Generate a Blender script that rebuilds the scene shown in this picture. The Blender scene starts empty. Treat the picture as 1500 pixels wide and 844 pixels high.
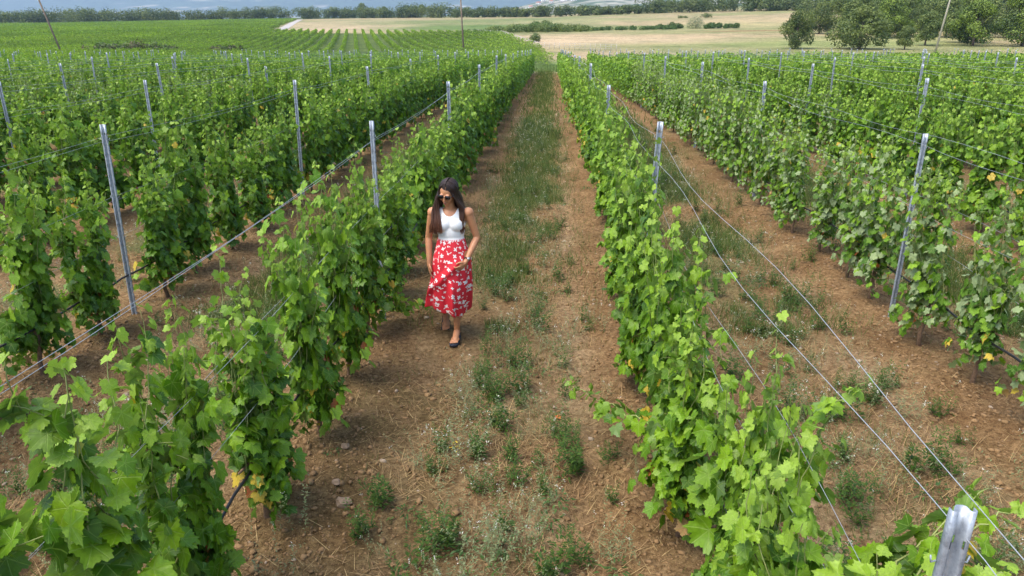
import bpy, bmesh, math, random
import numpy as np
from mathutils import Vector, Matrix
R = math.radians
rng = np.random.default_rng(7)
random.seed(7)
scn = bpy.context.scene
COL = scn.collection

# ------------------------------------------------------------------ camera
CAM_H = 2.867
cam_d = bpy.data.cameras.new('camera')
cam = bpy.data.objects.new('camera', cam_d); COL.objects.link(cam)
cam_d.sensor_width = 36.0
cam_d.lens = 36.0 * 1064.5 / 1500
cam_d.clip_start = 0.05
cam_d.clip_end = 30000
cam.matrix_world = (Matrix.Translation((0, 0, CAM_H)) @ Matrix.Rotation(0.0506, 4, 'Z') @
                    Matrix.Rotation(math.pi/2 - 0.349, 4, 'X') @ Matrix.Rotation(-0.0029, 4, 'Z'))
scn.camera = cam

# ------------------------------------------------------------------ sky, sun, exposure
SUN_EL, SUN_AZ = R(62), R(-125)          # azimuth from +Y towards +X: the sun stands to the left, a little behind the camera
world = bpy.data.worlds.new('World'); scn.world = world; world.use_nodes = True
wn = world.node_tree.nodes; wl = world.node_tree.links
sky = wn.new('ShaderNodeTexSky'); sky.sky_type = 'NISHITA'; sky.sun_disc = False
sky.sun_elevation = SUN_EL; sky.sun_rotation = SUN_AZ
sky.dust_density = 3.0
wn['Background'].inputs['Strength'].default_value = 0.15
wl.new(sky.outputs[0], wn['Background'].inputs['Color'])
sd = bpy.data.lights.new('sun', 'SUN'); sun = bpy.data.objects.new('sun', sd); COL.objects.link(sun)
sd.energy = 1.45; sd.angle = R(42); sd.color = (1.0, 0.94, 0.85)
sdir = Vector((math.sin(SUN_AZ)*math.cos(SUN_EL), math.cos(SUN_AZ)*math.cos(SUN_EL), math.sin(SUN_EL)))
sun.rotation_euler = sdir.to_track_quat('Z', 'Y').to_euler()
scn.view_settings.view_transform = 'Standard'; scn.view_settings.look = 'None'
scn.view_settings.exposure = 1.34; scn.view_settings.gamma = 1
scn.cycles.max_bounces = 6; scn.cycles.transparent_max_bounces = 6
scn.cycles.volume_bounces = 0
scn.cycles.use_denoising = True

# ------------------------------------------------------------------ material helpers
def new_mat(name):
    m = bpy.data.materials.new(name); m.use_nodes = True
    n = m.node_tree.nodes; l = m.node_tree.links
    return m, n, l, n['Principled BSDF'], n['Material Output']
def ramp(n, pts):
    r = n.new('ShaderNodeValToRGB'); e = r.color_ramp.elements
    while len(e) < len(pts): e.new(0.5)
    for a, (p, c) in zip(e, pts):
        a.position = p; a.color = (*c, 1) if len(c) == 3 else c
    return r
def mix(n, l, fac, a, b, mode='MIX'):
    m = n.new('ShaderNodeMix'); m.data_type = 'RGBA'; m.blend_type = mode
    for s, v in ((0, fac), (6, a), (7, b)):
        if isinstance(v, (int, float)): m.inputs[s].default_value = v
        elif isinstance(v, tuple): m.inputs[s].default_value = (*v, 1)
        else: l.new(v, m.inputs[s])
    return m.outputs[2]
def math_n(n, l, op, a, b=None, c=None):
    m = n.new('ShaderNodeMath'); m.operation = op
    for i, v in enumerate((a, b, c)):
        if v is None: continue
        if isinstance(v, (int, float)): m.inputs[i].default_value = v
        else: l.new(v, m.inputs[i])
    return m.outputs[0]
def noise(n, l, scale, detail=4, vec=None, rough=0.6):
    t = n.new('ShaderNodeTexNoise'); t.inputs['Scale'].default_value = scale
    t.inputs['Detail'].default_value = detail; t.inputs['Roughness'].default_value = rough
    if vec is not None: l.new(vec, t.inputs['Vector'])
    return t.outputs['Fac']
def plain(name, col, rough=0.8, metal=0.0, var=0.15, scale=8.0, bump=0.0):
    m, n, l, b, o = new_mat(name)
    tc = n.new('ShaderNodeTexCoord')
    f = noise(n, l, scale, 5, tc.outputs['Object'])
    lo = tuple(max(0, c*(1-var)) for c in col); hi = tuple(min(1, c*(1+var)) for c in col)
    r = ramp(n, [(0.3, lo), (0.7, hi)]); l.new(f, r.inputs[0]); l.new(r.outputs[0], b.inputs['Base Color'])
    b.inputs['Roughness'].default_value = rough; b.inputs['Metallic'].default_value = metal
    if bump:
        bp = n.new('ShaderNodeBump'); bp.inputs['Strength'].default_value = bump; bp.inputs['Distance'].default_value = 0.01
        l.new(f, bp.inputs['Height']); l.new(bp.outputs[0], b.inputs['Normal'])
    return m
def foliage_mat(name, trans=0.35, under=None, veins=False, gloss=0.45, gain=1.0):
    """leaf colour from the 'col' attribute; the underside is paler; thin leaves let light through"""
    m, n, l, b, o = new_mat(name)
    at = n.new('ShaderNodeAttribute'); at.attribute_name = 'col'
    c = at.outputs['Color']
    if gain != 1.0: c = mix(n, l, 1.0, c, (gain, gain, gain), 'MULTIPLY')
    if veins:
        uv = n.new('ShaderNodeUVMap'); uv.uv_map = 'uv'
        s = n.new('ShaderNodeSeparateXYZ'); l.new(uv.outputs[0], s.inputs[0])
        ax = math_n(n, l, 'ABSOLUTE', s.outputs[0])
        a = math_n(n, l, 'ARCTAN2', ax, s.outputs[1])
        rr = math_n(n, l, 'SQRT', math_n(n, l, 'ADD', math_n(n, l, 'MULTIPLY', ax, ax), math_n(n, l, 'MULTIPLY', s.outputs[1], s.outputs[1])))
        d = None
        for ang in (0.0, 0.87, 1.9):
            q = math_n(n, l, 'MULTIPLY', math_n(n, l, 'ABSOLUTE', math_n(n, l, 'SINE', math_n(n, l, 'SUBTRACT', a, ang))), rr)
            d = q if d is None else math_n(n, l, 'MINIMUM', d, q)
        vm = n.new('ShaderNodeMapRange'); vm.inputs[1].default_value = 0.006; vm.inputs[2].default_value = 0.03
        vm.inputs[3].default_value = 1; vm.inputs[4].default_value = 0; l.new(d, vm.inputs[0])
        c = mix(n, l, math_n(n, l, 'MULTIPLY', vm.outputs[0], 0.45), c, (0.30, 0.42, 0.10))
        nf = noise(n, l, 5.0, 4, uv.outputs[0])
        c = mix(n, l, 0.35, c, mix(n, l, 1.0, c, ramp_out(n, l, nf, [(0.3, (0.55,)*3), (0.7, (1.5,)*3)]), 'MULTIPLY'))
        bp = n.new('ShaderNodeBump'); bp.inputs['Strength'].default_value = 0.5; bp.inputs['Distance'].default_value = 0.004
        l.new(math_n(n, l, 'ADD', nf, math_n(n, l, 'MULTIPLY', vm.outputs[0], -0.6)), bp.inputs['Height'])
        l.new(bp.outputs[0], b.inputs['Normal'])
    if under is not None:
        g = n.new('ShaderNodeNewGeometry')
        c = mix(n, l, math_n(n, l, 'MULTIPLY', g.outputs['Backfacing'], under[3]), c, under[:3])
    l.new(c, b.inputs['Base Color'])
    b.inputs['Roughness'].default_value = gloss
    b.inputs['Specular IOR Level'].default_value = 0.35
    t = n.new('ShaderNodeBsdfTranslucent')
    l.new(mix(n, l, 1.0, c, (1.25, 1.35, 0.55), 'MULTIPLY'), t.inputs['Color'])
    ms = n.new('ShaderNodeMixShader'); ms.inputs[0].default_value = trans
    l.new(b.outputs[0], ms.inputs[1]); l.new(t.outputs[0], ms.inputs[2]); l.new(ms.outputs[0], o.inputs['Surface'])
    return m
def ramp_out(n, l, f, pts):
    r = ramp(n, pts); l.new(f, r.inputs[0]); return r.outputs[0]

# ------------------------------------------------------------------ object helpers
def np_mesh(name, V, F, mat=None, col=None, uv=None, smooth=False):
    """F: int array (n,3) or (n,4), or a list of such arrays"""
    Fs = F if isinstance(F, list) else [F]
    me = bpy.data.meshes.new(name)
    V = np.asarray(V, dtype=np.float32)
    idx = np.concatenate([f.ravel() for f in Fs]).astype(np.int32)
    cnt = np.concatenate([np.full(len(f), f.shape[1], np.int32) for f in Fs])
    me.vertices.add(len(V)); me.vertices.foreach_set('co', V.ravel())
    me.loops.add(len(idx)); me.loops.foreach_set('vertex_index', idx)
    me.polygons.add(len(cnt))
    st = np.concatenate([[0], np.cumsum(cnt)[:-1]]).astype(np.int32)
    me.polygons.foreach_set('loop_start', st); me.polygons.foreach_set('loop_total', cnt)
    if smooth: me.polygons.foreach_set('use_smooth', np.ones(len(cnt), bool))
    me.update(calc_edges=True)
    if col is not None:
        a = me.color_attributes.new('col', 'FLOAT_COLOR', 'POINT')
        c = np.ones((len(V), 4), np.float32); c[:, :3] = col; a.data.foreach_set('color', c.ravel())
    if uv is not None:
        u = me.uv_layers.new(name='uv'); u.data.foreach_set('uv', np.asarray(uv, np.float32)[idx].ravel())
    if mat: me.materials.append(mat)
    return me
def link(name, me, parent=None, loc=(0, 0, 0), rz=0):
    o = bpy.data.objects.new(name, me); COL.objects.link(o)
    o.location = loc; o.rotation_euler = (0, 0, rz)
    if parent: o.parent = parent
    return o
def tag(o, label=None, cat=None, group=None, kind=None):
    if label: o['label'] = label
    if cat: o['category'] = cat
    if group: o['group'] = group
    if kind: o['kind'] = kind
    return o
def empty(name, loc, rz=0):
    o = bpy.data.objects.new(name, None); COL.objects.link(o); o.location = loc; o.rotation_euler = (0, 0, rz)
    o.empty_display_size = 0.1
    return o
def dup(root, loc, rz=0, scale=None):
    r = root.copy(); COL.objects.link(r); r.location = loc; r.rotation_euler = (0, 0, rz)
    if scale: r.scale = scale
    for ch in list(root.children):
        c = ch.copy(); COL.objects.link(c); c.parent = r
        for g in list(ch.children):
            d = g.copy(); COL.objects.link(d); d.parent = c
    return r
class MB:
    """collects tubes, boxes and lofts"""
    def __init__(s): s.v = []; s.f3 = []; s.f4 = []; s.n = 0
    def add(s, V, F4=None, F3=None):
        V = np.asarray(V, float)
        if F4 is not None and len(F4): s.f4.append(np.asarray(F4) + s.n)
        if F3 is not None and len(F3): s.f3.append(np.asarray(F3) + s.n)
        s.v.append(V); s.n += len(V)
    def tube(s, P, r, k=6, cap=True):
        P = np.asarray(P, float); r = np.broadcast_to(r, (len(P),)).astype(float)
        T = np.gradient(P, axis=0); T /= np.linalg.norm(T, axis=1)[:, None] + 1e-9
        up = np.array([0, 0, 1.0]) if abs(T[0][2]) < 0.9 else np.array([1.0, 0, 0])
        A = np.cross(T, up); A /= np.linalg.norm(A, axis=1)[:, None] + 1e-9; B = np.cross(T, A)
        t = np.arange(k) / k * 2 * np.pi
        V = P[:, None] + r[:, None, None] * (np.cos(t)[None, :, None] * A[:, None] + np.sin(t)[None, :, None] * B[:, None])
        V = V.reshape(-1, 3); F = []
        i = np.arange(len(P) - 1)[:, None] * k; j = np.arange(k)[None]; jn = (j + 1) % k
        F = np.stack([i + j, i + jn, i + k + jn, i + k + j], -1).reshape(-1, 4)
        f3 = []
        if cap:
            V = np.vstack([V, P[0], P[-1]]); a, b = len(V) - 2, len(V) - 1; o = (len(P) - 1) * k
            f3 = [(a, (q + 1) % k, q) for q in range(k)] + [(b, o + q, o + (q + 1) % k) for q in range(k)]
        s.add(V, F, f3)
    def box(s, c, h, M=None):
        c = np.asarray(c, float); h = np.asarray(h, float)
        V = np.array([(x, y, z) for x in (-1, 1) for y in (-1, 1) for z in (-1, 1)], float) * h
        if M is not None: V = V @ np.asarray(M).T
        s.add(V + c, [(0, 1, 3, 2), (4, 6, 7, 5), (0, 4, 5, 1), (2, 3, 7, 6), (0, 2, 6, 4), (1, 5, 7, 3)])
    def grid(s, P, closed=False):
        """P (rows, cols, 3)"""
        P = np.asarray(P, float); a, b = P.shape[:2]
        i = np.arange(a - 1)[:, None] * b; j = np.arange(b if closed else b - 1)[None]; jn = (j + 1) % b
        s.add(P.reshape(-1, 3), np.stack([i + j, i + jn, i + b + jn, i + b + j], -1).reshape(-1, 4))
    def mesh(s, name, mat, smooth=False, col=None):
        F = []
        if s.f4: F.append(np.concatenate(s.f4))
        if s.f3: F.append(np.concatenate(s.f3))
        return np_mesh(name, np.concatenate(s.v), F, mat, col=col, smooth=smooth)
def unit(a): return a / (np.linalg.norm(a, axis=-1, keepdims=True) + 1e-9)

# ------------------------------------------------------------------ terrain
ky = np.array([-400, -30, 0, 8, 14, 20, 30, 45, 62, 80, 105, 130, 150, 236, 535, 800, 1500, 12000.])
kz = np.array([1, .3, 0, 0, -.02, -.055, -.215, -.66, -1.12, -1.62, -2.2, -2.55, -2.45, -.45, 6.7, 12, 18, 20.])
km = np.gradient(kz, ky)
def base_z(y):
    y = np.clip(y, ky[0], ky[-1]); i = np.clip(np.searchsorted(ky, y) - 1, 0, len(ky) - 2)
    h = ky[i+1] - ky[i]; t = (y - ky[i]) / h
    return (2*t**3-3*t**2+1)*kz[i] + (t**3-2*t**2+t)*h*km[i] + (-2*t**3+3*t**2)*kz[i+1] + (t**3-t**2)*h*km[i+1]
def G(x, y):
    x = np.asarray(x, float); y = np.asarray(y, float)
    r = np.clip((y - 130) / 400, 0, 1)
    return base_z(y) + r * np.where(x < 0, .012 * np.maximum(x, -400), .04 * np.minimum(x, 260))
def vnoise(x, y, seed=0):
    xi = np.floor(x).astype(np.int64); yi = np.floor(y).astype(np.int64); fx = x - xi; fy = y - yi
    def h(a, b):
        q = (a * 374761393 + b * 668265263 + seed * 974634777) & 0x7fffffff
        q = ((q ^ (q >> 13)) * 1274126177) & 0x7fffffff
        return ((q ^ (q >> 16)) & 0xffff) / 65535.0
    fx = fx*fx*(3-2*fx); fy = fy*fy*(3-2*fy)
    return (h(xi, yi)*(1-fx) + h(xi+1, yi)*fx)*(1-fy) + (h(xi, yi+1)*(1-fx) + h(xi+1, yi+1)*fx)*fy
ROW0, W, S = -0.358, 2.6, 5.4822
def row_x(i): return ROW0 + (i - 0.5) * W           # i = 1 first row on the right of the lane, 0 first on the left
PHASE = {-2: 6.94, -1: 6.78, 0: 6.82, 1: 6.76, 2: 7.01, 3: 7.14, 4: 7.33}
def phase(i): return PHASE.get(i, 7.0 + 0.12 * (i % 3))
ROW_END = 68.0
def soil_bump(x, y):
    """clods and the ridge of worked soil under each row"""
    rr = (x - ROW0) / W + 0.5; d = np.abs(rr - np.round(rr)) * W
    inb = (y < 71)
    ridge = 0.05 * np.exp(-(d / 0.35)**2) - 0.018*np.exp(-((d - .68)/.14)**2)
    n = (vnoise(x*1.7, y*1.7, 1)-.5)*.05 + (vnoise(x*6, y*6, 2)-.5)*.040 + (vnoise(x*15, y*15, 3)-.5)*.026
    return (ridge + n) * inb

# ground sheet
def lines(segs):
    out = []
    for a, b, st in segs: out.append(np.arange(a, b, st))
    return np.concatenate(out + [[segs[-1][1]]])
gx = lines([(-9000, -1000, 1000), (-1000, -480, 40), (-480, -60, 6), (-60, -12, 1.5), (-12, -5, .25), (-5, 5, .05), (5, 12, .25), (12, 60, 1.5), (60, 300, 6), (300, 1000, 70), (1000, 9000, 1000)])
gy = lines([(-400, -20, 40), (-20, 1, 1), (1, 12, .05), (12, 24, .2), (24, 76, 1.0), (76, 330, 4), (330, 760, 8), (760, 1500, 60), (1500, 10000, 850)])
GX, GY = np.meshgrid(gx, gy)
GZ = G(GX, GY)
nb = soil_bump(GX, GY) * (np.abs(GX) < 14) * (GY > 0) * np.clip((26 - GY) / 8, 0, 1)
GZ = GZ + nb
def gz(x, y): return G(x, y) + soil_bump(np.asarray(x, float), np.asarray(y, float)) * (np.abs(x) < 14) * (np.asarray(y) > 0) * np.clip((26 - np.asarray(y, float)) / 8, 0, 1)
D2 = np.array([-.249, .9686])                      # direction of the rows of the second block
def in_block2(x, y):
    """vineyard block beyond the dip; its far right edge follows the boundary fence"""
    a = (y > 84) & (x < -2.3 - (y - 164) * 0.177 + 3 * 0) & (y < 236 + (-14.8 - x) * 0.43)
    a &= ~((y < 164) & (x > -0.5 + (164 - y) * 0.045 - 2))
    b = (x < -101 - (y - 274) * 0.30 - 1) & (y > 236) & (y < 636 + (x + 212) * 0.17)
    return a | b
soilc = np.array([.212, .130, .060]); straw = np.array([.39, .30, .175]); straw2 = np.array([.29, .245, .125]); greenf = np.array([.17, .22, .07])
c = np.zeros(GX.shape + (3,)); c[:] = soilc
lx = (GX - ROW0)/W; lx = np.abs(lx - np.round(lx))*W
gn = vnoise(GX*1.1, GY*.7, 62)*.6 + vnoise(GX*3.5, GY*2.5, 64)*.4
gs = (np.clip((.55 - lx + (gn-.5)*.5)*5, 0, 1)*np.clip((GY-6)/4, 0, 1)*np.clip((gn-.28)*4, 0, 1))[..., None]*.85
ss = (np.clip((.75 - lx + (gn-.5)*.9)*3, 0, 1)*np.clip((gn-.3)*3, 0, 1))[..., None]*.5
c = c*(1-ss) + np.array([.27, .19, .105])*ss
rut = (np.exp(-((lx-.62)/.16)**2)*np.clip(vnoise(GX*1.5, GY*.6, 67)*1.6-.3, 0, 1))[..., None]*.45
c = c*(1-rut) + np.array([.30, .215, .125])*rut
c = c*(1-gs) + np.array([.11, .13, .04])*gs
far = np.clip((GY - 63) / 4, 0, 1)[..., None]
nz = (vnoise(GX/28, GY/45, 5)*.6 + vnoise(GX/9, GY/14, 6)*.4)[..., None]
fieldc = straw2 * (1 - nz) + straw * nz
gm = np.clip((vnoise(GX/60 + 3, GY/55, 8)*.7 + vnoise(GX/12, GY/20, 9)*.3 - .42) * 4, 0, 1)[..., None]
fieldc = fieldc * (1 - .55*gm) + greenf * .55*gm
# green strip in the near dry field, pale stubble field on the far left, green pasture right of it
def blob(cx, cy, rx, ry, rot=0.0):
    dx, dy = GX - cx, GY - cy
    return np.clip(1.6 - 1.6*((dx/rx)**2 + (dy/ry)**2)**.5 + (vnoise(GX/10, GY/10, 12)-.5)*.5, 0, 1)[..., None]
for (cx, cy, rx, ry, cc, k) in [(60, 178, 48, 18, (.23, .26, .09), .85), (-82, 320, 48, 75, (.44, .34, .21), .9), (-118, 430, 55, 130, (.41, .325, .195), .85), (5, 205, 55, 32, (.47, .36, .22), .85), (45, 220, 48, 18, (.43, .32, .19), .7),
                                (-28, 325, 60, 70, (.12, .18, .05), .95), (-45, 450, 100, 110, (.16, .20, .07), .85), (15, 410, 60, 60, (.27, .27, .12), .8), (20, 290, 60, 28, (.18, .21, .07), .85), (75, 300, 40, 40, (.38, .33, .16), .7),
                                (64, 246, 26, 5, (.26, .13, .07), .7), (88, 195, 40, 12, (.30, .30, .12), .7), (-20, 250, 30, 8, (.12, .15, .06), .8), (100, 340, 60, 40, (.42, .33, .18), .7)]:
    b = blob(cx, cy, rx, ry) * k; fieldc = fieldc * (1 - b) + np.array(cc) * b
c = c * (1 - far) + fieldc * .88 * far
hg = np.clip(1 - np.abs(GY - 95) / 34, 0, 1)[..., None] * far
c = c * (1 - hg) + np.array([.13, .20, .05]) * hg
b2 = in_block2(GX, GY)[..., None]
c = np.where(b2, np.array([.08, .115, .03]), c)
ff = np.clip((GY - 640) / 60, 0, 1)[..., None]; c = c * (1 - ff) + np.array([.07, .10, .04]) * ff
nr, nc = GX.shape
ii = (np.arange(nr-1)[:, None]*nc + np.arange(nc-1)[None]).reshape(-1, 1)
GF = np.hstack([ii, ii+1, ii+nc+1, ii+nc])
m_ground, n, l, b, o = new_mat('soil_and_field')
tc = n.new('ShaderNodeTexCoord'); P = tc.outputs['Object']
at = n.new('ShaderNodeAttribute'); at.attribute_name = 'col'
f1 = noise(n, l, 1.3, 6, P, .7); f2 = noise(n, l, 22, 6, P, .75); f3 = noise(n, l, 90, 3, P, .7)
k1 = ramp_out(n, l, f1, [(.30, (.72, .66, .62)), (.52, (1.0, 1.0, 1.0)), (.72, (1.45, 1.55, 1.65))])
k2 = ramp_out(n, l, f2, [(.34, (.48, .43, .40)), (.5, (1.0, 1.0, 1.0)), (.66, (1.5, 1.55, 1.6))])
k3 = ramp_out(n, l, f3, [(.35, (.75,)*3), (.65, (1.28,)*3)])
fbig = noise(n, l, .11, 7, P, .75); kb = ramp_out(n, l, fbig, [(.36, (.62, .72, .62)), (.5, (1.0, 1.0, 1.0)), (.64, (1.22, 1.18, 1.15))])
cc = mix(n, l, 1.0, mix(n, l, 1.0, mix(n, l, 1.0, at.outputs['Color'], k1, 'MULTIPLY'), k2, 'MULTIPLY'), k3, 'MULTIPLY')
cc = mix(n, l, 1.0, cc, kb, 'MULTIPLY')
l.new(cc, b.inputs['Base Color']); b.inputs['Roughness'].default_value = .95; b.inputs['Specular IOR Level'].default_value = .1
bp = n.new('ShaderNodeBump'); bp.inputs['Strength'].default_value = .9; bp.inputs['Distance'].default_value = .035
l.new(math_n(n, l, 'ADD', f2, math_n(n, l, 'MULTIPLY', f3, .5)), bp.inputs['Height']); l.new(bp.outputs[0], b.inputs['Normal'])
ground = link('ground', np_mesh('ground', np.stack([GX, GY, GZ], -1).reshape(-1, 3), GF, m_ground, col=c.reshape(-1, 3), smooth=True))
tag(ground, 'brown stony soil of the lanes running into dry straw coloured fields', 'ground', kind='structure')

# track between the second block and the stubble field
m_track = plain('gravel', (.36, .33, .30), .95, 0, .3, 1.5)
tp = np.array([(-99.5, 262), (-101.5, 274), (-135, 385), (-175, 515), (-212, 640)], float)
q = np.linspace(0, 1, 60); tt = np.linspace(0, 1, 5)
tx = np.interp(q, tt, tp[:, 0]); ty = np.interp(q, tt, tp[:, 1])
mb = MB(); mb.grid(np.stack([np.stack([tx + s, ty, G(tx + s, ty) + .06], -1) for s in (0.5, 2.6, 4.8)], 1))
tag(link('track', mb.mesh('track', m_track)), 'grey gravel track climbing beside the far vineyard block', 'track', kind='structure')

# mountain and village hill
def hill(name, xs, ys, fn, colf, label, cat='hill'):
    X, Y = np.meshgrid(xs, ys); Z = fn(X, Y); nr, nc = X.shape
    i = (np.arange(nr-1)[:, None]*nc + np.arange(nc-1)[None]).reshape(-1, 1)
    o = link(name, np_mesh(name, np.stack([X, Y, Z], -1).reshape(-1, 3), np.hstack([i, i+1, i+nc+1, i+nc]), m_hill, col=colf(X, Y, Z).reshape(-1, 3), smooth=True))
    return tag(o, label, cat, kind='structure')
m_hill, n, l, b, o = new_mat('hillside')
at = n.new('ShaderNodeAttribute'); at.attribute_name = 'col'
tc = n.new('ShaderNodeTexCoord')
kk = ramp_out(n, l, noise(n, l, .02, 6, tc.outputs['Object'], .7), [(.3, (.5,)*3), (.7, (1.6,)*3)])
l.new(mix(n, l, 1.0, at.outputs['Color'], kk, 'MULTIPLY'), b.inputs['Base Color']); b.inputs['Roughness'].default_value = 1
def mz(X, Y):
    r = np.clip((Y - 6600) / 3000, 0, 1)
    return -20 + 820 * r**.9 * (.75 + .5 * vnoise(X/1900, Y/2500, 20)) + r * 60 * (vnoise(X/350, Y/350, 21) - .5)
def mc(X, Y, Z):
    a = vnoise(X/420, Y/60, 22)*.5 + vnoise(X/110, Y/30, 23)*.5
    base = np.array([.06, .09, .05]) * np.ones(X.shape + (3,))
    f = np.clip((a - .70) * 7, 0, 1)[..., None]
    return base * (1 - f) + np.array([.40, .36, .26]) * f
hill('mountain', np.linspace(-8600, 8000, 360), np.linspace(6500, 9900, 110), mz, mc, 'blue hazy mountainside with faint pale fields and roads beyond the trees', 'mountain')
def hz_(X, Y):
    r = np.clip((Y - 1500) / 900, 0, 1); s = np.clip((X + 330) / 520, 0, 1); s = s*s*(3-2*s)
    return 6 + r * s * 92 * (.8 + .4 * vnoise(X/300, Y/300, 25)) + r * s * 14 * vnoise(X/60, Y/60, 26)
def hc_(X, Y, Z):
    a = (vnoise(X/40, Y/40, 27)*.5 + vnoise(X/16, Y/16, 28)*.5)[..., None]
    f = np.clip((a - .42) * 6, 0, 1)
    return np.array([.05, .085, .035]) * (1 - f) + np.array([.26, .25, .19]) * f
hill('hill', np.linspace(-400, 1900, 240), np.linspace(1480, 2600, 110), hz_, hc_, 'grey green hillside behind the tree belt with a village on it')

# ------------------------------------------------------------------ grape leaves
def leaf_polar(deg):
    pts = [(0, 1.0), (14, .86), (27, .70), (38, .78), (50, .93), (62, .78), (78, .62), (92, .68), (108, .78), (124, .66), (142, .56), (158, .50), (172, .20), (180, .06)]
    return np.interp(np.abs(deg), [p[0] for p in pts], [p[1] for p in pts])
def leaf_hi():
    d = np.linspace(-180, 180, 49)[:-1] + 3.75
    r = leaf_polar(d) * (1 + .07 * np.where(np.arange(48) % 2 == 0, 1, -1))
    a = np.radians(d); out = np.stack([np.sin(a)*r, np.cos(a)*r], -1)
    d2 = d[1::3]; a2 = np.radians(d2); r2 = leaf_polar(d2)*.5; inn = np.stack([np.sin(a2)*r2, np.cos(a2)*r2], -1)
    V = np.vstack([[0, 0], inn, out]); F = []
    for i in range(16):
        j = (i+1) % 16; F.append((0, 1+j, 1+i))
        a0 = 17 + 3*i; F.append((1+i, a0+1, a0)); F.append((1+i, a0+2, a0+1))
        F.append((1+i, 17+(3*i+3) % 48, a0+2)); F.append((1+i, 1+j, 17+(3*i+3) % 48))
    return V, np.array(F)
def leaf_mid():
    d = np.array([-165, -120, -95, -55, -28, 0, 28, 55, 95, 120, 165.]); r = leaf_polar(d)
    a = np.radians(d); V = np.vstack([[0, 0.12], np.stack([np.sin(a)*r, np.cos(a)*r], -1)])
    return V, np.array([(0, i+1, i) for i in range(1, 11)])
def leaf_lo():
    V = np.array([(0, -.35), (-.72, -.1), (-.62, .55), (0, 1.0), (.62, .55), (.72, -.1)], float)
    return V, np.array([(0, 3, 2, 1), (0, 5, 4, 3)])
TEMPL = {'hi': leaf_hi(), 'mid': leaf_mid(), 'lo': leaf_lo()}
def leaves_geo(pos, nrm, tip, size, col, kind, r_, curl=1.0, flip=None):
    """one leaf per row of pos. Returns V, F, colours, uv"""
    T, F = TEMPL[kind]; N = len(pos); k = len(T)
    nrm = unit(nrm); tip = tip - (tip*nrm).sum(-1, keepdims=True)*nrm; tip = unit(tip); side = np.cross(tip, nrm)
    rr = np.hypot(T[:, 0], T[:, 1]); ang = np.arctan2(T[:, 0], T[:, 1])
    cup = r_.normal(-.18, .22, (N, 1)) * curl; fold = r_.normal(.22, .16, (N, 1)) * curl; wav = r_.normal(0, .07, (N, 1)) * curl
    ph = r_.uniform(0, 6.28, (N, 1))
    Z = cup*rr[None]**2 + fold*np.abs(T[:, 0])[None] + wav*np.sin(5*ang[None]+ph)*rr[None]
    if flip is not None: Z = np.where(flip[:, None], -Z, Z)
    sx = size[:, None] * r_.uniform(.88, 1.1, (N, 1))
    V = pos[:, None] + side[:, None]*(T[:, 0][None]*sx)[..., None] + tip[:, None]*(T[:, 1][None]*size[:, None])[..., None] + nrm[:, None]*(Z*size[:, None])[..., None]
    FF = (F[None] + (np.arange(N)*k)[:, None, None]).reshape(-1, F.shape[1])
    C = np.repeat(col[:, None], k, 1); UV = np.broadcast_to(T[None], (N, k, 2))
    return V.reshape(-1, 3), FF, C.reshape(-1, 3), UV.reshape(-1, 2)
G_DARK = np.array([.046, .118, .007]); G_MID = np.array([.13, .26, .011]); G_LIGHT = np.array([.21, .36, .016]); G_TIP = np.array([.29, .42, .05])
YEL = np.array([.50, .36, .04]); RED = np.array([.34, .10, .03]); TAN = np.array([.45, .28, .12])
def shoots_to_leaves(shoots, r_, pale=0.0, size=.105, dens=1.0):
    """shoots: list of (points (n,3)); leaves alternate along them. Returns arrays"""
    P, Nn, Tp, Sz, Cc, Fl = [], [], [], [], [], []
    for pts, young in shoots:
        n_ = len(pts)
        for j in range(1, n_):
            for rep in range(1 if r_.random() > dens - 1 else 2):
                if r_.random() > dens: continue
                t = j / n_; az = r_.choice([0, np.pi]) + r_.normal(0, .75)
                out = np.array([np.cos(az), np.sin(az)*.8, 0])
                sz = size * (1.05 - .25*t if not young else 1.0 - .62*t**2) * r_.uniform(.72, 1.18)
                p = pts[j] + out * (r_.uniform(.03, .11)) * min(1, sz/size) + np.array([0, 0, r_.uniform(-.03, .04)])
                nr = out*r_.uniform(.3, 1.2) + np.array([r_.normal(0, .35), r_.normal(0, .35), r_.uniform(.25, 1.0)])
                tp = out*.6 + np.array([r_.normal(0, .45), r_.normal(0, .45), -r_.uniform(.2, 1.1)])
                u = r_.random()
                inner = min(1.0, abs(p[0])/.22)*.5 + min(1.0, p[2]/1.5)*.5  # low older leaves darker; canopy shade and lit tops also put into leaf colour
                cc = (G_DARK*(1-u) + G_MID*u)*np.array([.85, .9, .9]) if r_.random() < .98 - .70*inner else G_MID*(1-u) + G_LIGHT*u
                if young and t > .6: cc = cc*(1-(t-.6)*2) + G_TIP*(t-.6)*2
                hz = p[2]
                if hz < .62 and r_.random() < (.07 if size < .17 and dens < 1.8 else .02): cc = [YEL, YEL, RED, TAN][r_.integers(4)]
                elif r_.random() < .006: cc = YEL
                P.append(p); Nn.append(nr); Tp.append(tp); Sz.append(sz*.56); Cc.append(cc); Fl.append(r_.random() < pale)
    P, Nn, Tp, Sz, Cc, Fl = map(np.array, (P, Nn, Tp, Sz, Cc, Fl))
    Nn = np.where(Fl[:, None], -Nn, Nn)
    return P, Nn, Tp, Sz, Cc, Fl
def grow(start, d, n_, step, r_, up=.25, wob=.25, cx=None):
    pts = [np.array(start, float)]; d = unit(np.array(d, float))
    for i in range(n_):
        d = unit(d + r_.normal(0, wob, 3)*np.array([1, 1, .6]) + np.array([0, 0, up]))
        p = pts[-1] + d*step
        if cx is not None: p[0] += (cx - p[0])*.10
        pts.append(p)
    return np.array(pts)
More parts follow.
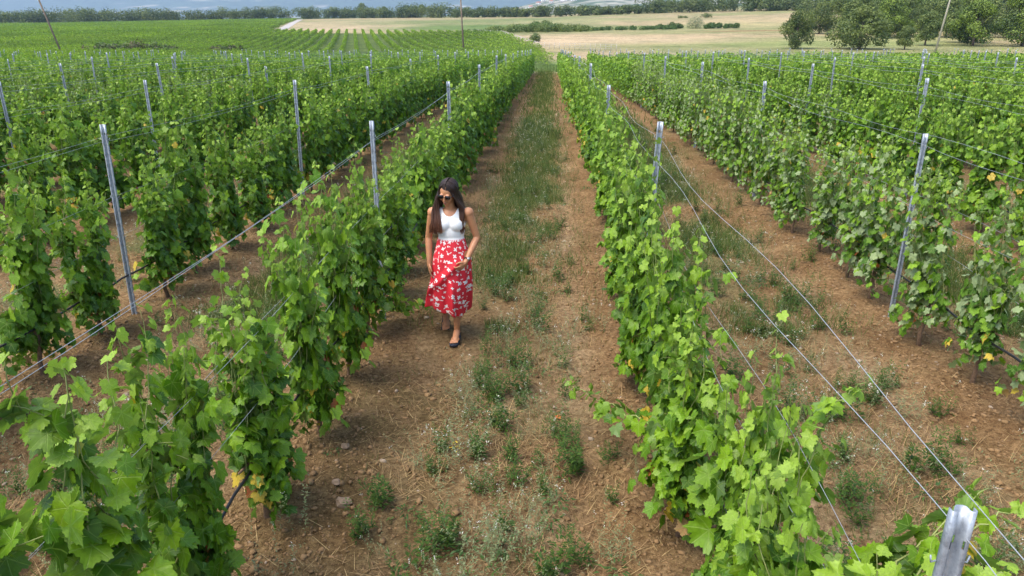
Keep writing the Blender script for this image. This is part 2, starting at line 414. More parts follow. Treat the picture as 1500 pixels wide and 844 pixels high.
def make_vine(seed, kind, top=1.55, pale=0.0, bunch=.30, leafsize=.162, dens=1.55, n_up=15, low=.75):
    """returns (trunk mesh builder, cane builder, leaves)"""
    r_ = np.random.default_rng(seed)
    tr = MB(); ca = MB()
    z0 = .52
    tp = np.array([(0, 0, -.08), (r_.normal(0, .02), r_.normal(0, .02), .12), (r_.normal(0, .03), r_.normal(0, .03), .32), (0, 0, z0)])
    tr.tube(tp, [.034, .026, .022, .024], 7)
    tr.tube([(0, 0, z0-.03), (0, .16, z0+.05), (0, bunch, z0+.07)], [.018, .012, .008], 6)
    tr.tube([(0, 0, z0-.03), (0, -.16, z0+.05), (0, -bunch, z0+.07)], [.018, .012, .008], 6)
    sh = []
    for i in range(n_up):
        y = r_.uniform(-bunch, bunch); h = top * r_.uniform(.86, 1.03) - z0
        if r_.random() < .2: h += r_.uniform(.12, .38)
        st = .062; s = grow((r_.normal(0, .03), y, z0+.03), (r_.normal(0, .22), r_.normal(0, .12), 1), int(h/st*1.05), st, r_, up=.22, wob=.20, cx=r_.normal(0, .12))
        # tips that outgrow the wires bend over
        sh.append((s, True)); ca.tube(s, np.linspace(.0055, .002, len(s)), 4, False)
        if r_.random() < .55:
            j = r_.integers(len(s)//3, len(s)-2)
            s2 = grow(s[j], (r_.choice([-1, 1])*1.0, r_.normal(0, .6), .3), r_.integers(3, 6), .055, r_, up=-.05, wob=.25)
            sh.append((s2, True)); ca.tube(s2, np.linspace(.003, .0015, len(s2)), 4, False)
    for i in range(int(n_up*low)):
        y = r_.uniform(-bunch, bunch)*.9
        s = grow((r_.normal(0, .05), y, z0 + .1), (r_.normal(0, .5), r_.normal(0, .3), -.4), r_.integers(6, 11), .055, r_, up=-.22, wob=.25, cx=r_.normal(0, .16))
        s[:, 2] = np.maximum(s[:, 2], .15); sh.append((s, False))
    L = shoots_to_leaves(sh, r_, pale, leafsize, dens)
    return tr, ca, L
def leaf_mesh(name, L, kind, mat, r_):
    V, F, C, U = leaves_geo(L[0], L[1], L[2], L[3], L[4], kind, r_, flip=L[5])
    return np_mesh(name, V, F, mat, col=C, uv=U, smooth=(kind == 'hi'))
m_leaf = foliage_mat('vine_leaf', .30, (.20, .30, .10, .55), veins=True, gloss=.42)
m_leaf_far = foliage_mat('vine_leaf_far', .30, (.20, .30, .10, .5), gloss=.5)
m_leaf_pale = foliage_mat('vine_leaf_pale_underside', .22, (.27, .34, .17, .85), veins=True, gloss=.6)
m_bark = plain('vine_bark', (.16, .10, .06), .95, 0, .4, 40, .6)
m_cane = plain('green_cane', (.22, .26, .08), .7, 0, .3, 20)

protos = {}
def proto(key, seeds, kind, **kw):
    out = []
    for sd_ in seeds:
        tr, ca, L = make_vine(sd_, kind, **kw)
        mat = m_leaf_pale if kw.get('pale', 0) > .1 else (m_leaf if kind == 'hi' else m_leaf_far)
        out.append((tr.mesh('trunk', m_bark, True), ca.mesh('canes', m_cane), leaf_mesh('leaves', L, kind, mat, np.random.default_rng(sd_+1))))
    protos[key] = out
proto('near', range(10, 17), 'hi', bunch=.34, top=1.62, n_up=14, low=1.7)
proto('near_pale', range(30, 35), 'hi', bunch=.36, top=1.68, pale=.36, leafsize=.125, n_up=15, dens=1.6, low=1.1)
proto('mid', range(50, 56), 'mid', bunch=.46, top=1.70, n_up=16, low=1.7)
proto('mid_pale', range(70, 74), 'mid', bunch=.46, top=1.72, pale=.32, leafsize=.13, n_up=16, low=1.5)

def proj(X, Y, Z):
    Z = Z - CAM_H; c_, s_ = math.cos(.0506), math.sin(.0506); x = c_*X + s_*Y; y = -s_*X + c_*Y
    cp, sp = math.cos(.349), math.sin(.349); fw = cp*y - sp*Z; up = sp*y + cp*Z
    fw = np.where(fw > .05, fw, .05)
    return 750 + x/fw*1064.5, 422 - up/fw*1064.5, fw
ORD = ['', 'first', 'second', 'third', 'fourth', 'fifth', 'sixth', 'seventh', 'eighth', 'ninth', 'tenth', 'eleventh', 'twelfth', 'thirteenth', 'fourteenth', 'fifteenth', 'sixteenth',
       'seventeenth', 'eighteenth', 'nineteenth', 'twentieth', 'twenty-first', 'twenty-second', 'twenty-third', 'twenty-fourth', 'twenty-fifth', 'twenty-sixth', 'twenty-seventh', 'twenty-eighth', 'twenty-ninth', 'thirtieth']
for d_ in range(31, 100): ORD.append(['', '', '', 'thirty', 'forty', 'fifty', 'sixty', 'seventy', 'eighty', 'ninety'][d_//10] + ('' if d_ % 10 == 0 else '-' + ORD[d_ % 10]))
def row_words(i): return (ORD[i] + ' row right of the lane') if i >= 1 else (ORD[1 - i] + ' row left of the lane')
VS = S / 6
allv = []
for i in range(-26, 23):
    x = row_x(i); k = 0
    y = phase(i) - 7*S/6*1 - VS*.5 - 0.0
    y = phase(i) - S*2 + VS*.5
    while y < ROW_END:
        allv.append((i, x, y)); y += VS
vis, nonvis, beside = [], [], []
for (i, x, y) in allv:
    px, py, fw = proj(x, y, float(G(x, y)) + 1.2); px2, py2, _ = proj(x, y, float(G(x, y)) + .2)
    d = math.hypot(x, y)
    m_ = 60 + 500/max(d, 1)
    if y > .9 and -m_ < px < 1500 + m_ and py < 844 + 700/max(d, .5) and not (i == 0 and y < 1.0) and not (i == 1 and y < 1.3): vis.append((d, i, x, y))
    elif i in (-1, 0, 1, 2, 3) and .3 < y and d < 8.5 and not (i == 1 and y < 1.3): beside.append((d, i, x, y))
    elif y > 1 and -m_ - 350 < px < 1850 + m_ and d > 12: nonvis.append((d, i, x, y))
vis.sort()
beside.sort(); beside = beside[:22]; inside = vis[:298 - len(beside)]; rest = vis[298 - len(beside):] + nonvis
shown = set((q[1], q[3]) for q in inside)
rowcount = {}; vine_roots = []
for d, i, x, y in sorted(inside + beside, key=lambda q: (q[1], q[3])):
    if (i, y) in shown: rowcount[i] = rowcount.get(i, 0) + 1
    idx = max(1, rowcount.get(i, 0))
    r_ = np.random.default_rng(int(1000*y) + 7919*(i+50))
    pale = (i == 2) or (i == 3 and y > 12 and r_.random() < .3) or (i <= -3 and r_.random() < .35)
    hi = d < 13
    key = ('near' if hi else 'mid') + ('_pale' if pale else '')
    tm, cm, lm = protos[key][r_.integers(len(protos[key]))]
    jx, jy = r_.normal(0, .03), r_.normal(0, .04)
    root = empty('grapevine', (x + jx, y + jy, float(gz(x, y)) - .01), r_.choice([0, math.pi]) + r_.normal(0, .12))
    hs = r_.uniform(.92, 1.08)
    if i == 1 and y < 4.5: hs *= .98
    if i == 0 and 4 < y < 8: hs *= 1.04
    if y < 14:
        yp = phase(i) + round((y - phase(i))/S)*S
        if abs(y - yp) < .6: root.location.y += math.copysign(.10, y - yp)
    sx_, sy_ = r_.uniform(.9, 1.12), r_.uniform(.92, 1.05)
    if y < 9 and i in (0, 1):
        hs = r_.uniform(.80, 1.05); sx_ *= .68; sy_ *= (.74 if i == 0 else .84)
        if i == 1: root.location.x -= .11; sx_ *= .98
        if i == 1 and y < 4.2: hs *= .95
        if y < 2: hs = (1.08 if i == 0 else .92); sx_ = (1.05 if i == 0 else .8); sy_ = .95
    elif d < 30: hs = r_.uniform(.82, 1.04); sx_ *= .74; sy_ *= (.78 if d < 12 else .86)
    else: hs *= .97; sx_ *= .9
    root.scale = (sx_, sy_, hs); vine_roots.append((i, y, root))
    link('trunk', tm, root); link('canes', cm, root); link('leaves', lm, root)
    adj = 'pale leaved grapevine' if pale else 'green grapevine'
    tag(root, '%s, %s from camera in the %s' % (adj, ORD[idx], row_words(i)), 'grapevine', 'trellised grapevines standing in rows')
    if (i, y) not in shown: root['label'] = 'grapevine beside the camera outside the picture, %s' % row_words(i)
    elif i == 2 and pale: root['label'] = 'grapevine with pale leaf undersides, %s in the %s' % (ORD[idx], row_words(i))

# everything further: rows that merge, one object of leaves
def far_block():
    r_ = np.random.default_rng(99); Vs = []
    Ps, Ns, Ts, Ss, Cs, Fs = [], [], [], [], [], []
    for d, i, x, y in rest:
        n_ = int(np.clip(14000/d, 170, 400)); sz = .072 * math.sqrt(330/n_) * 1.15
        z = r_.beta(1.35, 1.0, n_)*1.48 + .15
        hs = r_.uniform(.88, 1.08); z *= hs
        xx = r_.choice([-1, 1], n_)*r_.uniform(.04, .27, n_); yy = r_.uniform(-.5, .5, n_)
        k = r_.random(n_) < .05; z[k] += r_.uniform(.05, .35, k.sum()) 
        P = np.stack([x+xx, y+yy, z + float(G(x, y))], -1)
        N_ = np.stack([np.sign(xx)*r_.uniform(.3, 1.2, n_) + r_.normal(0, .3, n_), r_.normal(0, .45, n_), r_.uniform(.2, 1.0, n_)], -1)
        T_ = np.stack([np.sign(xx)*.5 + r_.normal(0, .4, n_), r_.normal(0, .45, n_), -r_.uniform(.2, 1, n_)], -1)
        u = r_.random((n_, 1)); u2 = r_.random((n_, 1)) < .5
        C = np.where(u2, G_DARK*(1-u)+G_MID*u, G_MID*(1-u)+G_LIGHT*u)
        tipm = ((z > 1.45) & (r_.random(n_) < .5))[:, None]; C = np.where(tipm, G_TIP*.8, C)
        Ps.append(P); Ns.append(N_); Ts.append(T_); Ss.append(np.full(n_, sz)*r_.uniform(.75, 1.2, n_)); Cs.append(C); Fs.append(r_.random(n_) < .10)
    # second block beyond the dip
    n2 = np.array([D2[1], -D2[0]])
    for w in np.arange(-330, 60, 1.0*2.6):
        t = np.arange(60, 760, .8); X = n2[0]*w + D2[0]*t; Y = n2[1]*w + D2[1]*t
        k = in_block2(X, Y); X, Y = X[k], Y[k]
        if not len(X): continue
        pxx, pyy, _ = proj(X, Y, G(X, Y) + 1.2); k = (pxx > -220) & (pxx < 1500); X, Y = X[k], Y[k]
        if not len(X): continue
        dd = np.hypot(X, Y); rep = np.clip(2600/dd, 5, 18); m_ = rep.astype(int) + (r_.random(len(X)) < rep % 1)
        X = np.repeat(X, m_); Y = np.repeat(Y, m_); dd = np.repeat(dd, m_); n_ = len(X)
        gap = vnoise(X/2.0, Y/2.0, 44) > .12
        xx = r_.choice([-1, 1], n_)*r_.uniform(.03, .25, n_); X = X + xx; Y = Y + r_.uniform(-.5, .5, n_)
        z = r_.beta(1.6, 1.1, n_)*1.35 + .2
        sz = .155 * np.clip(dd/150, .8, 1.9)
        N_ = np.stack([np.sign(xx)*r_.uniform(.3, 1.1, n_), r_.normal(0, .4, n_), r_.uniform(.3, 1.1, n_)], -1)
        T_ = np.stack([np.sign(xx)*.5, r_.normal(0, .5, n_), -r_.uniform(.1, 1, n_)], -1)
        u = r_.random((n_, 1)); tone = vnoise(X/25, Y/25, 45)[:, None]
        C = ((G_DARK*(1-u) + G_MID*u)*(1-tone*.7) + (G_MID*.5+G_LIGHT*.6)*tone*.7)*np.array([1.2, .95, .9])*(.66 + .55*vnoise(X/9, Y/9, 46)[:, None])*np.where(z[:, None] > 1.2, 1.25, .9)  # light row tops and shaded gaps put into leaf colour by height
        Ps.append(np.stack([X, Y, z + G(X, Y)], -1)[gap]); Ns.append(N_[gap]); Ts.append(T_[gap]); Ss.append((sz*r_.uniform(.7, 1.2, n_))[gap]); Cs.append(C[gap]); Fs.append(np.zeros(gap.sum(), bool))
    L = [np.concatenate(q) for q in (Ps, Ns, Ts, Ss, Cs, Fs)]
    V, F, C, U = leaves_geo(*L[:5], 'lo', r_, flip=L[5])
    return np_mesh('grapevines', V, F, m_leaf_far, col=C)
gv = link('grapevines', far_block()); tag(gv, 'far trellised vine rows merging into a green mass', 'vineyard', kind='stuff')

# ------------------------------------------------------------------ posts
m_galv, n, l, b, o = new_mat('galvanised_steel')
tc = n.new('ShaderNodeTexCoord')
f = noise(n, l, 30, 5, tc.outputs['Object'], .7)
l.new(ramp_out(n, l, f, [(.3, (.17, .19, .21)), (.45, (.30, .34, .39)), (.6, (.40, .45, .50)), (.75, (.52, .55, .59))]), b.inputs['Base Color'])
b.inputs['Metallic'].default_value = .35; b.inputs['Roughness'].default_value = .45
m_rust = plain('rust', (.24, .10, .04), .9, 0, .4, 30)
def post_mesh(h=2.45, z0=-.45):
    # open profile: lips, flanges and a recessed web, with a slot column in each flange
    pr = np.array([(-.030, -.004), (-.030, .016), (-.026, .022), (-.018, .022), (-.013, .016), (-.012, -.010), (-.007, -.016), (.007, -.016), (.012, -.010), (.013, .016), (.018, .022), (.026, .022), (.030, .016), (.030, -.004)])*np.array([.92, -.62])
    zs = [z0]; z = z0 + .05
    holes = []
    while z < z0 + h - .06:
        zs += [z, z + .022]; holes.append(len(zs)-2); z += .10
    zs.append(z0 + h)
    zs = np.array(zs); k = len(pr)
    V = np.array([(p[0], p[1], z) for z in zs for p in pr]); F = []
    for a in range(len(zs)-1):
        for bq in range(k-1):
            if a in holes and bq in (3, 9, 1 - 1 + 12): continue
            if a == holes[-1] and bq == 6: continue
            F.append((a*k+bq, a*k+bq+1, (a+1)*k+bq+1, (a+1)*k+bq))
    # thickness
    nrm = []
    for j in range(k):
        t = pr[min(j+1, k-1)] - pr[max(j-1, 0)]; t = t/np.linalg.norm(t); nrm.append((-t[1], t[0]))
    nrm = np.array(nrm)*.0022
    V2 = V + np.tile(np.column_stack([nrm, np.zeros(k)]), (len(zs), 1)); n0 = len(V)
    F2 = [tuple(n0+q for q in f[::-1]) for f in F]
    top = (len(zs)-1)*k
    F3 = [(top+j, top+j+1, n0+top+j+1, n0+top+j) for j in range(k-1)] + [(a*k, (a+1)*k, n0+(a+1)*k, n0+a*k) for a in range(len(zs)-1)] + [(a*k+k-1, n0+a*k+k-1, n0+(a+1)*k+k-1, (a+1)*k+k-1) for a in range(len(zs)-1)]
    return np_mesh('post', np.vstack([V, V2]), np.array(F + F2 + F3), m_galv)
pm = post_mesh()
def hook_mesh():
    mb = MB()
    for z in (0,):
        for s in (1,): mb.tube([(s*.029, 0, z), (s*.040, 0, z-.004), (s*.043, 0, z+.014)], .0022, 5)
    return mb.mesh('hook', m_galv)
hm = hook_mesh()
posts = {}
pvis = {}
for i in range(-26, 23):
    x = row_x(i)
    for k in range(-2, 12):
        y = phase(i) + k*S
        if y > ROW_END or y < .8: continue
        px, py, fw = proj(x, y, float(G(x, y)) + 1.9)
        if not (-40 < px < 1540 and py < 860): continue
        r_ = np.random.default_rng(i*131 + k*17 + 5000)
        loc = (x, y, float(G(x, y)) + r_.normal(0, .035))
        if i == 1 and k == -1: loc = (.895, 1.36, -.12)
        if i == 1 and k == 0: loc = (x, y, .03)
        if i == 2 and k == 0: loc = (x-.06, y, -.11)
        o = link('trellis_post', pm, None, loc, r_.normal(0, .25) + (0.15 if i > 0 else -.1))
        o.rotation_euler = (r_.normal(0, .018), r_.normal(0, .018), o.rotation_euler[2])
        if y < 9:
            for hz0 in (1.86, 1.30, .90):
                for rz0 in (0, math.pi): link('hook', hm, o, (0, 0, hz0), rz0)
        posts[(i, k)] = o; pvis[i] = pvis.get(i, 0) + 1
        tag(o, 'galvanised steel post, %s from the camera in the %s' % (ORD[pvis[i]], row_words(i)), 'post', 'galvanised trellis posts along the vine rows')
# rust streak on the second row post
mb = MB(); mb.box((0, .0062, 1.28), (.006, .0006, .14)); ro = link('rust_patch', mb.mesh('rust_patch', m_rust), posts[(2, 0)])
ro['label'] = 'brown rusty streak in the channel of the post'

# wires and drip hose
m_wire = plain('wire', (.33, .36, .39), .5, .2, .1, 10)
m_hose = plain('black_hose', (.012, .012, .013), .5, 0, .2, 10)
WN = [(1.87, .045, 'upper right', .0013), (1.80, -.045, 'upper left', .0013), (1.30, .05, 'middle right', .0012), (1.22, -.05, 'middle left', .0012), (.90, 0.03, 'lower', .0012)]
for i in range(-6, 7):
    near = -1 <= i <= 2
    x = row_x(i); ks = [phase(i) + k*S for k in range(-2, 12) if phase(i) + k*S < ROW_END + 1]
    for (z, dx, w, rad) in (WN if near else WN[:2]):
        pts = []
        for a in range(len(ks)-1):
            for t in np.linspace(0, 1, 13)[:-1]:
                yy = ks[a]*(1-t) + ks[a+1]*t
                g = float(G(x, ks[a]))*(1-t) + float(G(x, ks[a+1]))*t
                sag = .035*4*t*(1-t); r1 = math.sin(yy*1.7 + i + dx*40)*.012
                pts.append((x + dx + r1*2.2, yy, g + z - sag + r1))
        mb = MB(); rr = np.array([rad*max(1, .0 + p[1]/9) for p in pts]); rr = np.minimum(rr, rad*2.4)
        mb.tube(pts, rr, 5)
        tag(link('trellis_wire', mb.mesh('trellis_wire', m_wire)), '%s thin pale wire stretched along the %s' % (w, row_words(i)), 'wire', 'trellis wires strung between the posts')
    if near or i in (-2, 3, -3):
        pts = []
        for yy in np.arange(phase(i)-2*S, 40, .35):
            t = ((yy - phase(i)) / VS) % 1; pts.append((x + .02*math.sin(yy), yy, float(G(x, yy)) + .50 - .05*4*t*(1-t)*abs(math.sin(yy*.7))))
        mb = MB(); mb.tube(pts, .0095, 6)
        tag(link('drip_hose', mb.mesh('drip_hose', m_hose, True)), 'black irrigation hose hanging low along the %s' % row_words(i), 'hose', 'black drip hoses under the vines')

# ------------------------------------------------------------------ special foreground shoots
def add_shoots(seed, row, y, shoots, leafsize=.13, dens=1.6):
    """extra long shoots that belong to the vine nearest to (row, y)"""
    r_ = np.random.default_rng(seed)
    root = min((o for o in vine_roots if o[0] == row), key=lambda q: abs(q[1]-y))[2]
    sh = []; ca = MB()
    for pts, n_ in shoots:
        pts = np.array(pts, float); t = np.linspace(0, 1, len(pts)); q = np.linspace(0, 1, n_)
        s = np.stack([np.interp(q, t, pts[:, k]) for k in range(3)], -1)
        for _ in range(3): s[1:-1] = (s[:-2] + s[1:-1]*2 + s[2:])/4
        s[1:] += r_.normal(0, .010, (n_-1, 3)); sh.append((s, True)); ca.tube(s, np.linspace(.006, .002, len(s)), 5, False)
    L = shoots_to_leaves(sh, r_, .05, leafsize, dens)
    a = link('long_shoot', ca.mesh('long_shoot', m_cane), root); a.matrix_parent_inverse = root.matrix_basis.inverted()
    bq = link('leaves', leaf_mesh('leaves', L, 'hi', m_leaf, r_), a)
add_shoots(1, 1, 3.6, [([(.85, 3.75, .55), (.70, 4.0, .50), (.50, 4.35, .42), (.30, 4.6, .40), (.15, 4.75, .42)], 22), ([(.82, 3.6, .5), (.68, 3.85, .42), (.60, 4.0, .35)], 12), ([(.84, 3.8, .5), (.66, 4.05, .45), (.45, 4.4, .38), (.32, 4.55, .36)], 18)], .145, 1.9)
add_shoots(2, 0, 6.4, [([(-1.55, 6.2, .45), (-1.40, 6.6, .25), (-1.25, 6.95, .16), (-1.15, 7.15, .15)], 20), ([(-1.6, 6.3, .4), (-1.45, 6.6, .2), (-1.35, 6.9, .12)], 14)], .12, 1.8)
add_shoots(3, 1, 2.65, [([(.95, 2.75, .55), (1.06, 2.68, 1.0), (1.14, 2.58, 1.45), (1.2, 2.5, 1.6)], 20), ([(.95, 2.6, .6), (1.08, 2.6, 1.0), (1.10, 2.6, 1.3)], 15), ([(.95, 2.7, .6), (1.12, 2.75, .9), (1.2, 2.7, 1.2)], 14)], .14, 1.7)
add_shoots(4, 1, 1.73, [([(.95, 1.9, .75), (1.15, 1.95, 1.1), (1.4, 2.05, 1.30), (1.62, 2.1, 1.38)], 18), ([(.95, 1.8, .7), (1.2, 2.0, 1.0), (1.45, 2.05, 1.15)], 14), ([(1.0, 1.9, .8), (1.25, 2.15, 1.05), (1.55, 2.3, 1.2)], 14)], .165, 1.8)
add_shoots(6, 1, 1.73, [([(.95, 1.75, .7), (1.0, 1.70, 1.1), (.97, 1.62, 1.45)], 14), ([(.9, 1.75, .7), (.86, 1.70, 1.1), (.88, 1.60, 1.46)], 14), ([(.92, 1.8, .7), (1.04, 1.78, 1.0), (1.06, 1.75, 1.3)], 13)], .18, 1.8)
add_shoots(5, 1, 1.73, [([(.80, 1.6, .8), (.76, 1.5, 1.2), (.80, 1.48, 1.42)], 13), ([(.70, 1.8, .8), (.66, 1.7, 1.15), (.62, 1.65, 1.38)], 13), ([(.74, 1.7, .8), (.70, 1.65, 1.1), (.72, 1.6, 1.35)], 13)], .18, 1.8)
add_shoots(8, 1, 1.73, [([(.95, 1.9, .9), (1.02, 1.75, 1.2), (1.0, 1.62, 1.42)], 14), ([(1.0, 1.95, .8), (1.12, 1.8, 1.15), (1.16, 1.72, 1.38)], 14), ([(.9, 1.9, .8), (.90, 1.78, 1.15), (.84, 1.7, 1.42)], 14), ([(1.0, 1.9, .9), (1.2, 1.85, 1.15), (1.42, 1.85, 1.30)], 15), ([(1.0, 2.0, .8), (1.3, 2.2, 1.05), (1.65, 2.35, 1.25)], 16)], .19, 1.9)
add_shoots(7, 1, 2.65, [([(.90, 2.4, .6), (.80, 2.3, .95), (.74, 2.2, 1.25)], 14), ([(.92, 2.3, .5), (.95, 2.2, .85), (1.0, 2.1, 1.1)], 13), ([(.85, 2.9, .6), (.78, 2.9, 1.0), (.75, 2.85, 1.4)], 15)], .17, 1.7)

# ------------------------------------------------------------------ ground cover
def quads(name, P, D, Wd, C, mat):
    """blades: base P, vector D, half width vector Wd"""
    V = np.stack([P - Wd, P + Wd, P + D*.6 + Wd*.7, P + D, P + D*.6 - Wd*.7], 1).reshape(-1, 3)
    i = np.arange(len(P))[:, None]*5
    return np_mesh(name, V, [np.hstack([i, i+1, i+2, i+4]), np.hstack([i+4, i+2, i+3])], mat, col=np.repeat(C, 5, 0))
m_grass = foliage_mat('grass_blade', .25, None, gloss=.7)
def lane_pts(n_, y0, y1, r_, sig=.33, lanes=range(-3, 4), power=1.0):
    ln = r_.choice(list(lanes), n_); y = y0 + (y1-y0)*r_.random(n_)**power
    x = ROW0 + ln*W + r_.normal(0, sig, n_); k = ~((np.abs(x + .87) < .26) & (y > 5.7) & (y < 7.0)); x, y = x[k], y[k]
    return x, y
r_ = np.random.default_rng(5)
# dry straw lying about
n_ = 170000
x, y = lane_pts(n_, 2.2, 18, r_, .55, power=1.3); k = (vnoise(x*2.2, y*2.2, 60)*.6 + vnoise(x*.8, y*.8, 61)*.4 + r_.normal(0, .08, len(x))) > .47; x, y = x[k], y[k]; n_ = len(x)
az = r_.uniform(0, 6.28, n_); ln = r_.uniform(.04, .17, n_); el = np.abs(r_.normal(.12, .25, n_))
tuft = vnoise(x*5, y*5, 66) > .72; el = np.where(tuft, np.abs(r_.normal(.7, .4, n_)), el)
D = np.stack([np.cos(az)*ln*np.cos(el), np.sin(az)*ln*np.cos(el), ln*np.sin(el)], -1); Wd = np.stack([-np.sin(az), np.cos(az), 0*az], -1)*r_.uniform(.0011, .0026, (n_, 1))
u = r_.random((n_, 1)); C = np.array([.50, .36, .17])*(1-u) + np.array([.24, .14, .07])*u
tag(link('dry_grass', quads('dry_grass', np.stack([x, y, gz(x, y) + .004], -1), D, Wd, C, m_grass)), 'dry straw and dead grass lying on the soil', 'dry grass', kind='stuff')
# green grass strip
def green(n_, y0, y1, sig, h, wd, lanes, seed, thr, power=1.0):
    r_ = np.random.default_rng(seed); x, y = lane_pts(n_, y0, y1, r_, sig, lanes, power)
    q = vnoise(x*1.3, y*.7, 62)*.6 + vnoise(x*4, y*3, 63)*.4
    k = q + r_.normal(0, .06, len(x)) > thr(y); x, y = x[k], y[k]; n_ = len(x)
    az = r_.uniform(0, 6.28, n_); hh = h*r_.uniform(.5, 1.2, n_); t = r_.uniform(.1, .8, n_)
    D = np.stack([np.cos(az)*hh*t, np.sin(az)*hh*t, hh], -1); a2 = r_.uniform(0, 6.28, n_)
    Wd = np.stack([np.cos(a2), np.sin(a2), 0*a2], -1)*wd*r_.uniform(.6, 1.2, (n_, 1))
    u = r_.random((n_, 1)); C = np.array([.058, .100, .018])*(1-u) + np.array([.12, .17, .038])*u
    dry = r_.random((n_, 1)) < .10; C = np.where(dry, np.array([.36, .30, .15]), C)
    return np.stack([x, y, gz(x, y)], -1), D, Wd, C
parts = [green(150000, 6.6, 22, .36, .11, .0032, range(-1, 3), 1, lambda y: np.where(y < 8, .56, .40 - .06*(y > 12)), 1.2),
         green(90000, 20, 78, .40, .16, .012, range(-4, 6), 2, lambda y: .22 + 0*y, 1.0),
         green(26000, 2.5, 9, .42, .08, .0019, range(-1, 3), 3, lambda y: .58 + 0*y, 1.0)]
# cross strip at the end of the rows
n_ = 26000; r_ = np.random.default_rng(8); x = r_.uniform(-60, 50, n_); y = r_.uniform(69, 90, n_); hh = r_.uniform(.12, .4, n_)
C = np.array([.13, .19, .06])*np.ones((n_, 3))*r_.uniform(.7, 1.4, (n_, 1))
parts.append((np.stack([x, y, G(x, y)], -1), np.stack([r_.normal(0, .06, n_), r_.normal(0, .06, n_), hh], -1), np.stack([np.full(n_, .03), 0*x, 0*x], -1), C))
tag(link('grass', quads('grass', *[np.concatenate([p[k] for p in parts]) for k in range(4)], m_grass)), 'short green grass and weeds down the middle of the lanes', 'grass', kind='stuff')

# leafy weeds
def weed_leaves(kind, r_, sc=1.0):
    """leaf arrays for a plant at the origin"""
    P, N_, T_, Sz, Cc = [], [], [], [], []
    if kind == 0:      # dark upright leafy stems
        for s in range(r_.integers(3, 7)):
            bx, by = r_.normal(0, .04, 2); h = r_.uniform(.12, .26); lx, ly = r_.normal(0, .25, 2)
            for t in np.linspace(.08, 1, 20):
                for _ in range(2):
                    a = r_.uniform(0, 6.28); P.append((bx + lx*h*t + math.cos(a)*.012, by + ly*h*t + math.sin(a)*.012, h*t))
                    T_.append((math.cos(a), math.sin(a), .55)); N_.append((-math.cos(a)*.5, -math.sin(a)*.5, 1)); Sz.append(.026*(1.15-.5*t))
                    u = r_.random(); Cc.append(np.array([.028, .070, .008])*(1-u) + np.array([.07, .135, .014])*u)
    elif kind == 1:    # grey green feathery
        for s in range(r_.integers(6, 12)):
            bx, by = r_.normal(0, .05, 2); h = r_.uniform(.12, .30); lx, ly = r_.normal(0, .4, 2)
            for t in np.linspace(.1, 1, 16):
                a = r_.uniform(0, 6.28); P.append((bx + lx*h*t, by + ly*h*t, h*t)); T_.append((math.cos(a), math.sin(a), .4)); N_.append((-math.cos(a)*.5, -math.sin(a)*.5, 1)); Sz.append(.014)
                u = r_.random(); Cc.append(np.array([.12, .16, .07])*(1-u) + np.array([.22, .26, .12])*u)
            if r_.random() < .35:
                for _ in range(5): P.append((bx + lx*h + r_.normal(0, .006), by + ly*h + r_.normal(0, .006), h + r_.normal(0, .006))); T_.append(r_.normal(0, 1, 3)); N_.append(r_.normal(0, 1, 3)); Sz.append(.009); Cc.append(np.array([.75, .74, .70]))
    else:              # low rosette
        for s in range(34):
            a = r_.uniform(0, 6.28); rad = r_.uniform(.01, .09); P.append((math.cos(a)*rad, math.sin(a)*rad, .02 + r_.uniform(0, .04))); T_.append((math.cos(a), math.sin(a), .2)); N_.append((r_.normal(0, .3), r_.normal(0, .3), 1)); Sz.append(.026)
            u = r_.random(); Cc.append(np.array([.03, .080, .016])*(1-u) + np.array([.075, .15, .03])*u)
    P, N_, T_, Sz, Cc = map(lambda q: np.array(q, float), (P, N_, T_, Sz, Cc))
    return P*sc, N_, T_, Sz*sc, Cc
TEMPL['blade'] = (np.array([(0, 0), (-.22, .5), (0, 1.3), (.22, .5)], float), np.array([(0, 3, 2, 1)]))
r_ = np.random.default_rng(12); acc = [[], [], [], [], []]
n_ = 8000; x, y = lane_pts(n_, 2.4, 24, r_, .42, range(-2, 4), 1.25)
k = (vnoise(x*1.6, y*.9, 65)*.35 + r_.random(len(x))*.65) > .545; x, y = x[k], y[k]
for a, bq in zip(x, y):
    w = weed_leaves(r_.choice([0, 0, 1, 1, 1, 2]), r_, r_.uniform(.6, 1.35)); p = w[0] + np.array([a, bq, float(gz(a, bq))])
    for j, arr in enumerate((p, *w[1:])): acc[j].append(arr)
acc = [np.concatenate(a) for a in acc]
m_weed = foliage_mat('weed_leaf', .2, None, gloss=.6)
V, F, C, U = leaves_geo(acc[0], acc[1], acc[2], acc[3], acc[4], 'blade', r_)
tag(link('weeds', np_mesh('weeds', V, F, m_weed, col=C)), 'small leafy weeds scattered through the lanes', 'weeds', kind='stuff')
WEEDS = [(-.25, 4.35, 0, 1.0, 'dark leafy weed in the lane beside the dry straw patch'), (.05, 3.66, 2, 1.1, 'low dark green weed at the bottom right of the lane'),
         (-.72, 3.35, 0, 1.15, 'tall dark weed clump nearest the camera, left of the lane middle'), (-.52, 3.62, 1, 1.2, 'grey green feathery weed with white seed heads near the bottom'),
         (-.28, 3.4, 1, 1.2, 'pale feathery weed beside the low dark weed'), (-.15, 5.3, 2, 1.0, 'low bushy weed left of the trailing vine shoot'),
         (2.05, 6.6, 0, 1.3, 'dark upright weed clump beyond the paired wires'), (2.35, 6.9, 0, 1.25, 'dark weed clump nearest the pale leaved row')]
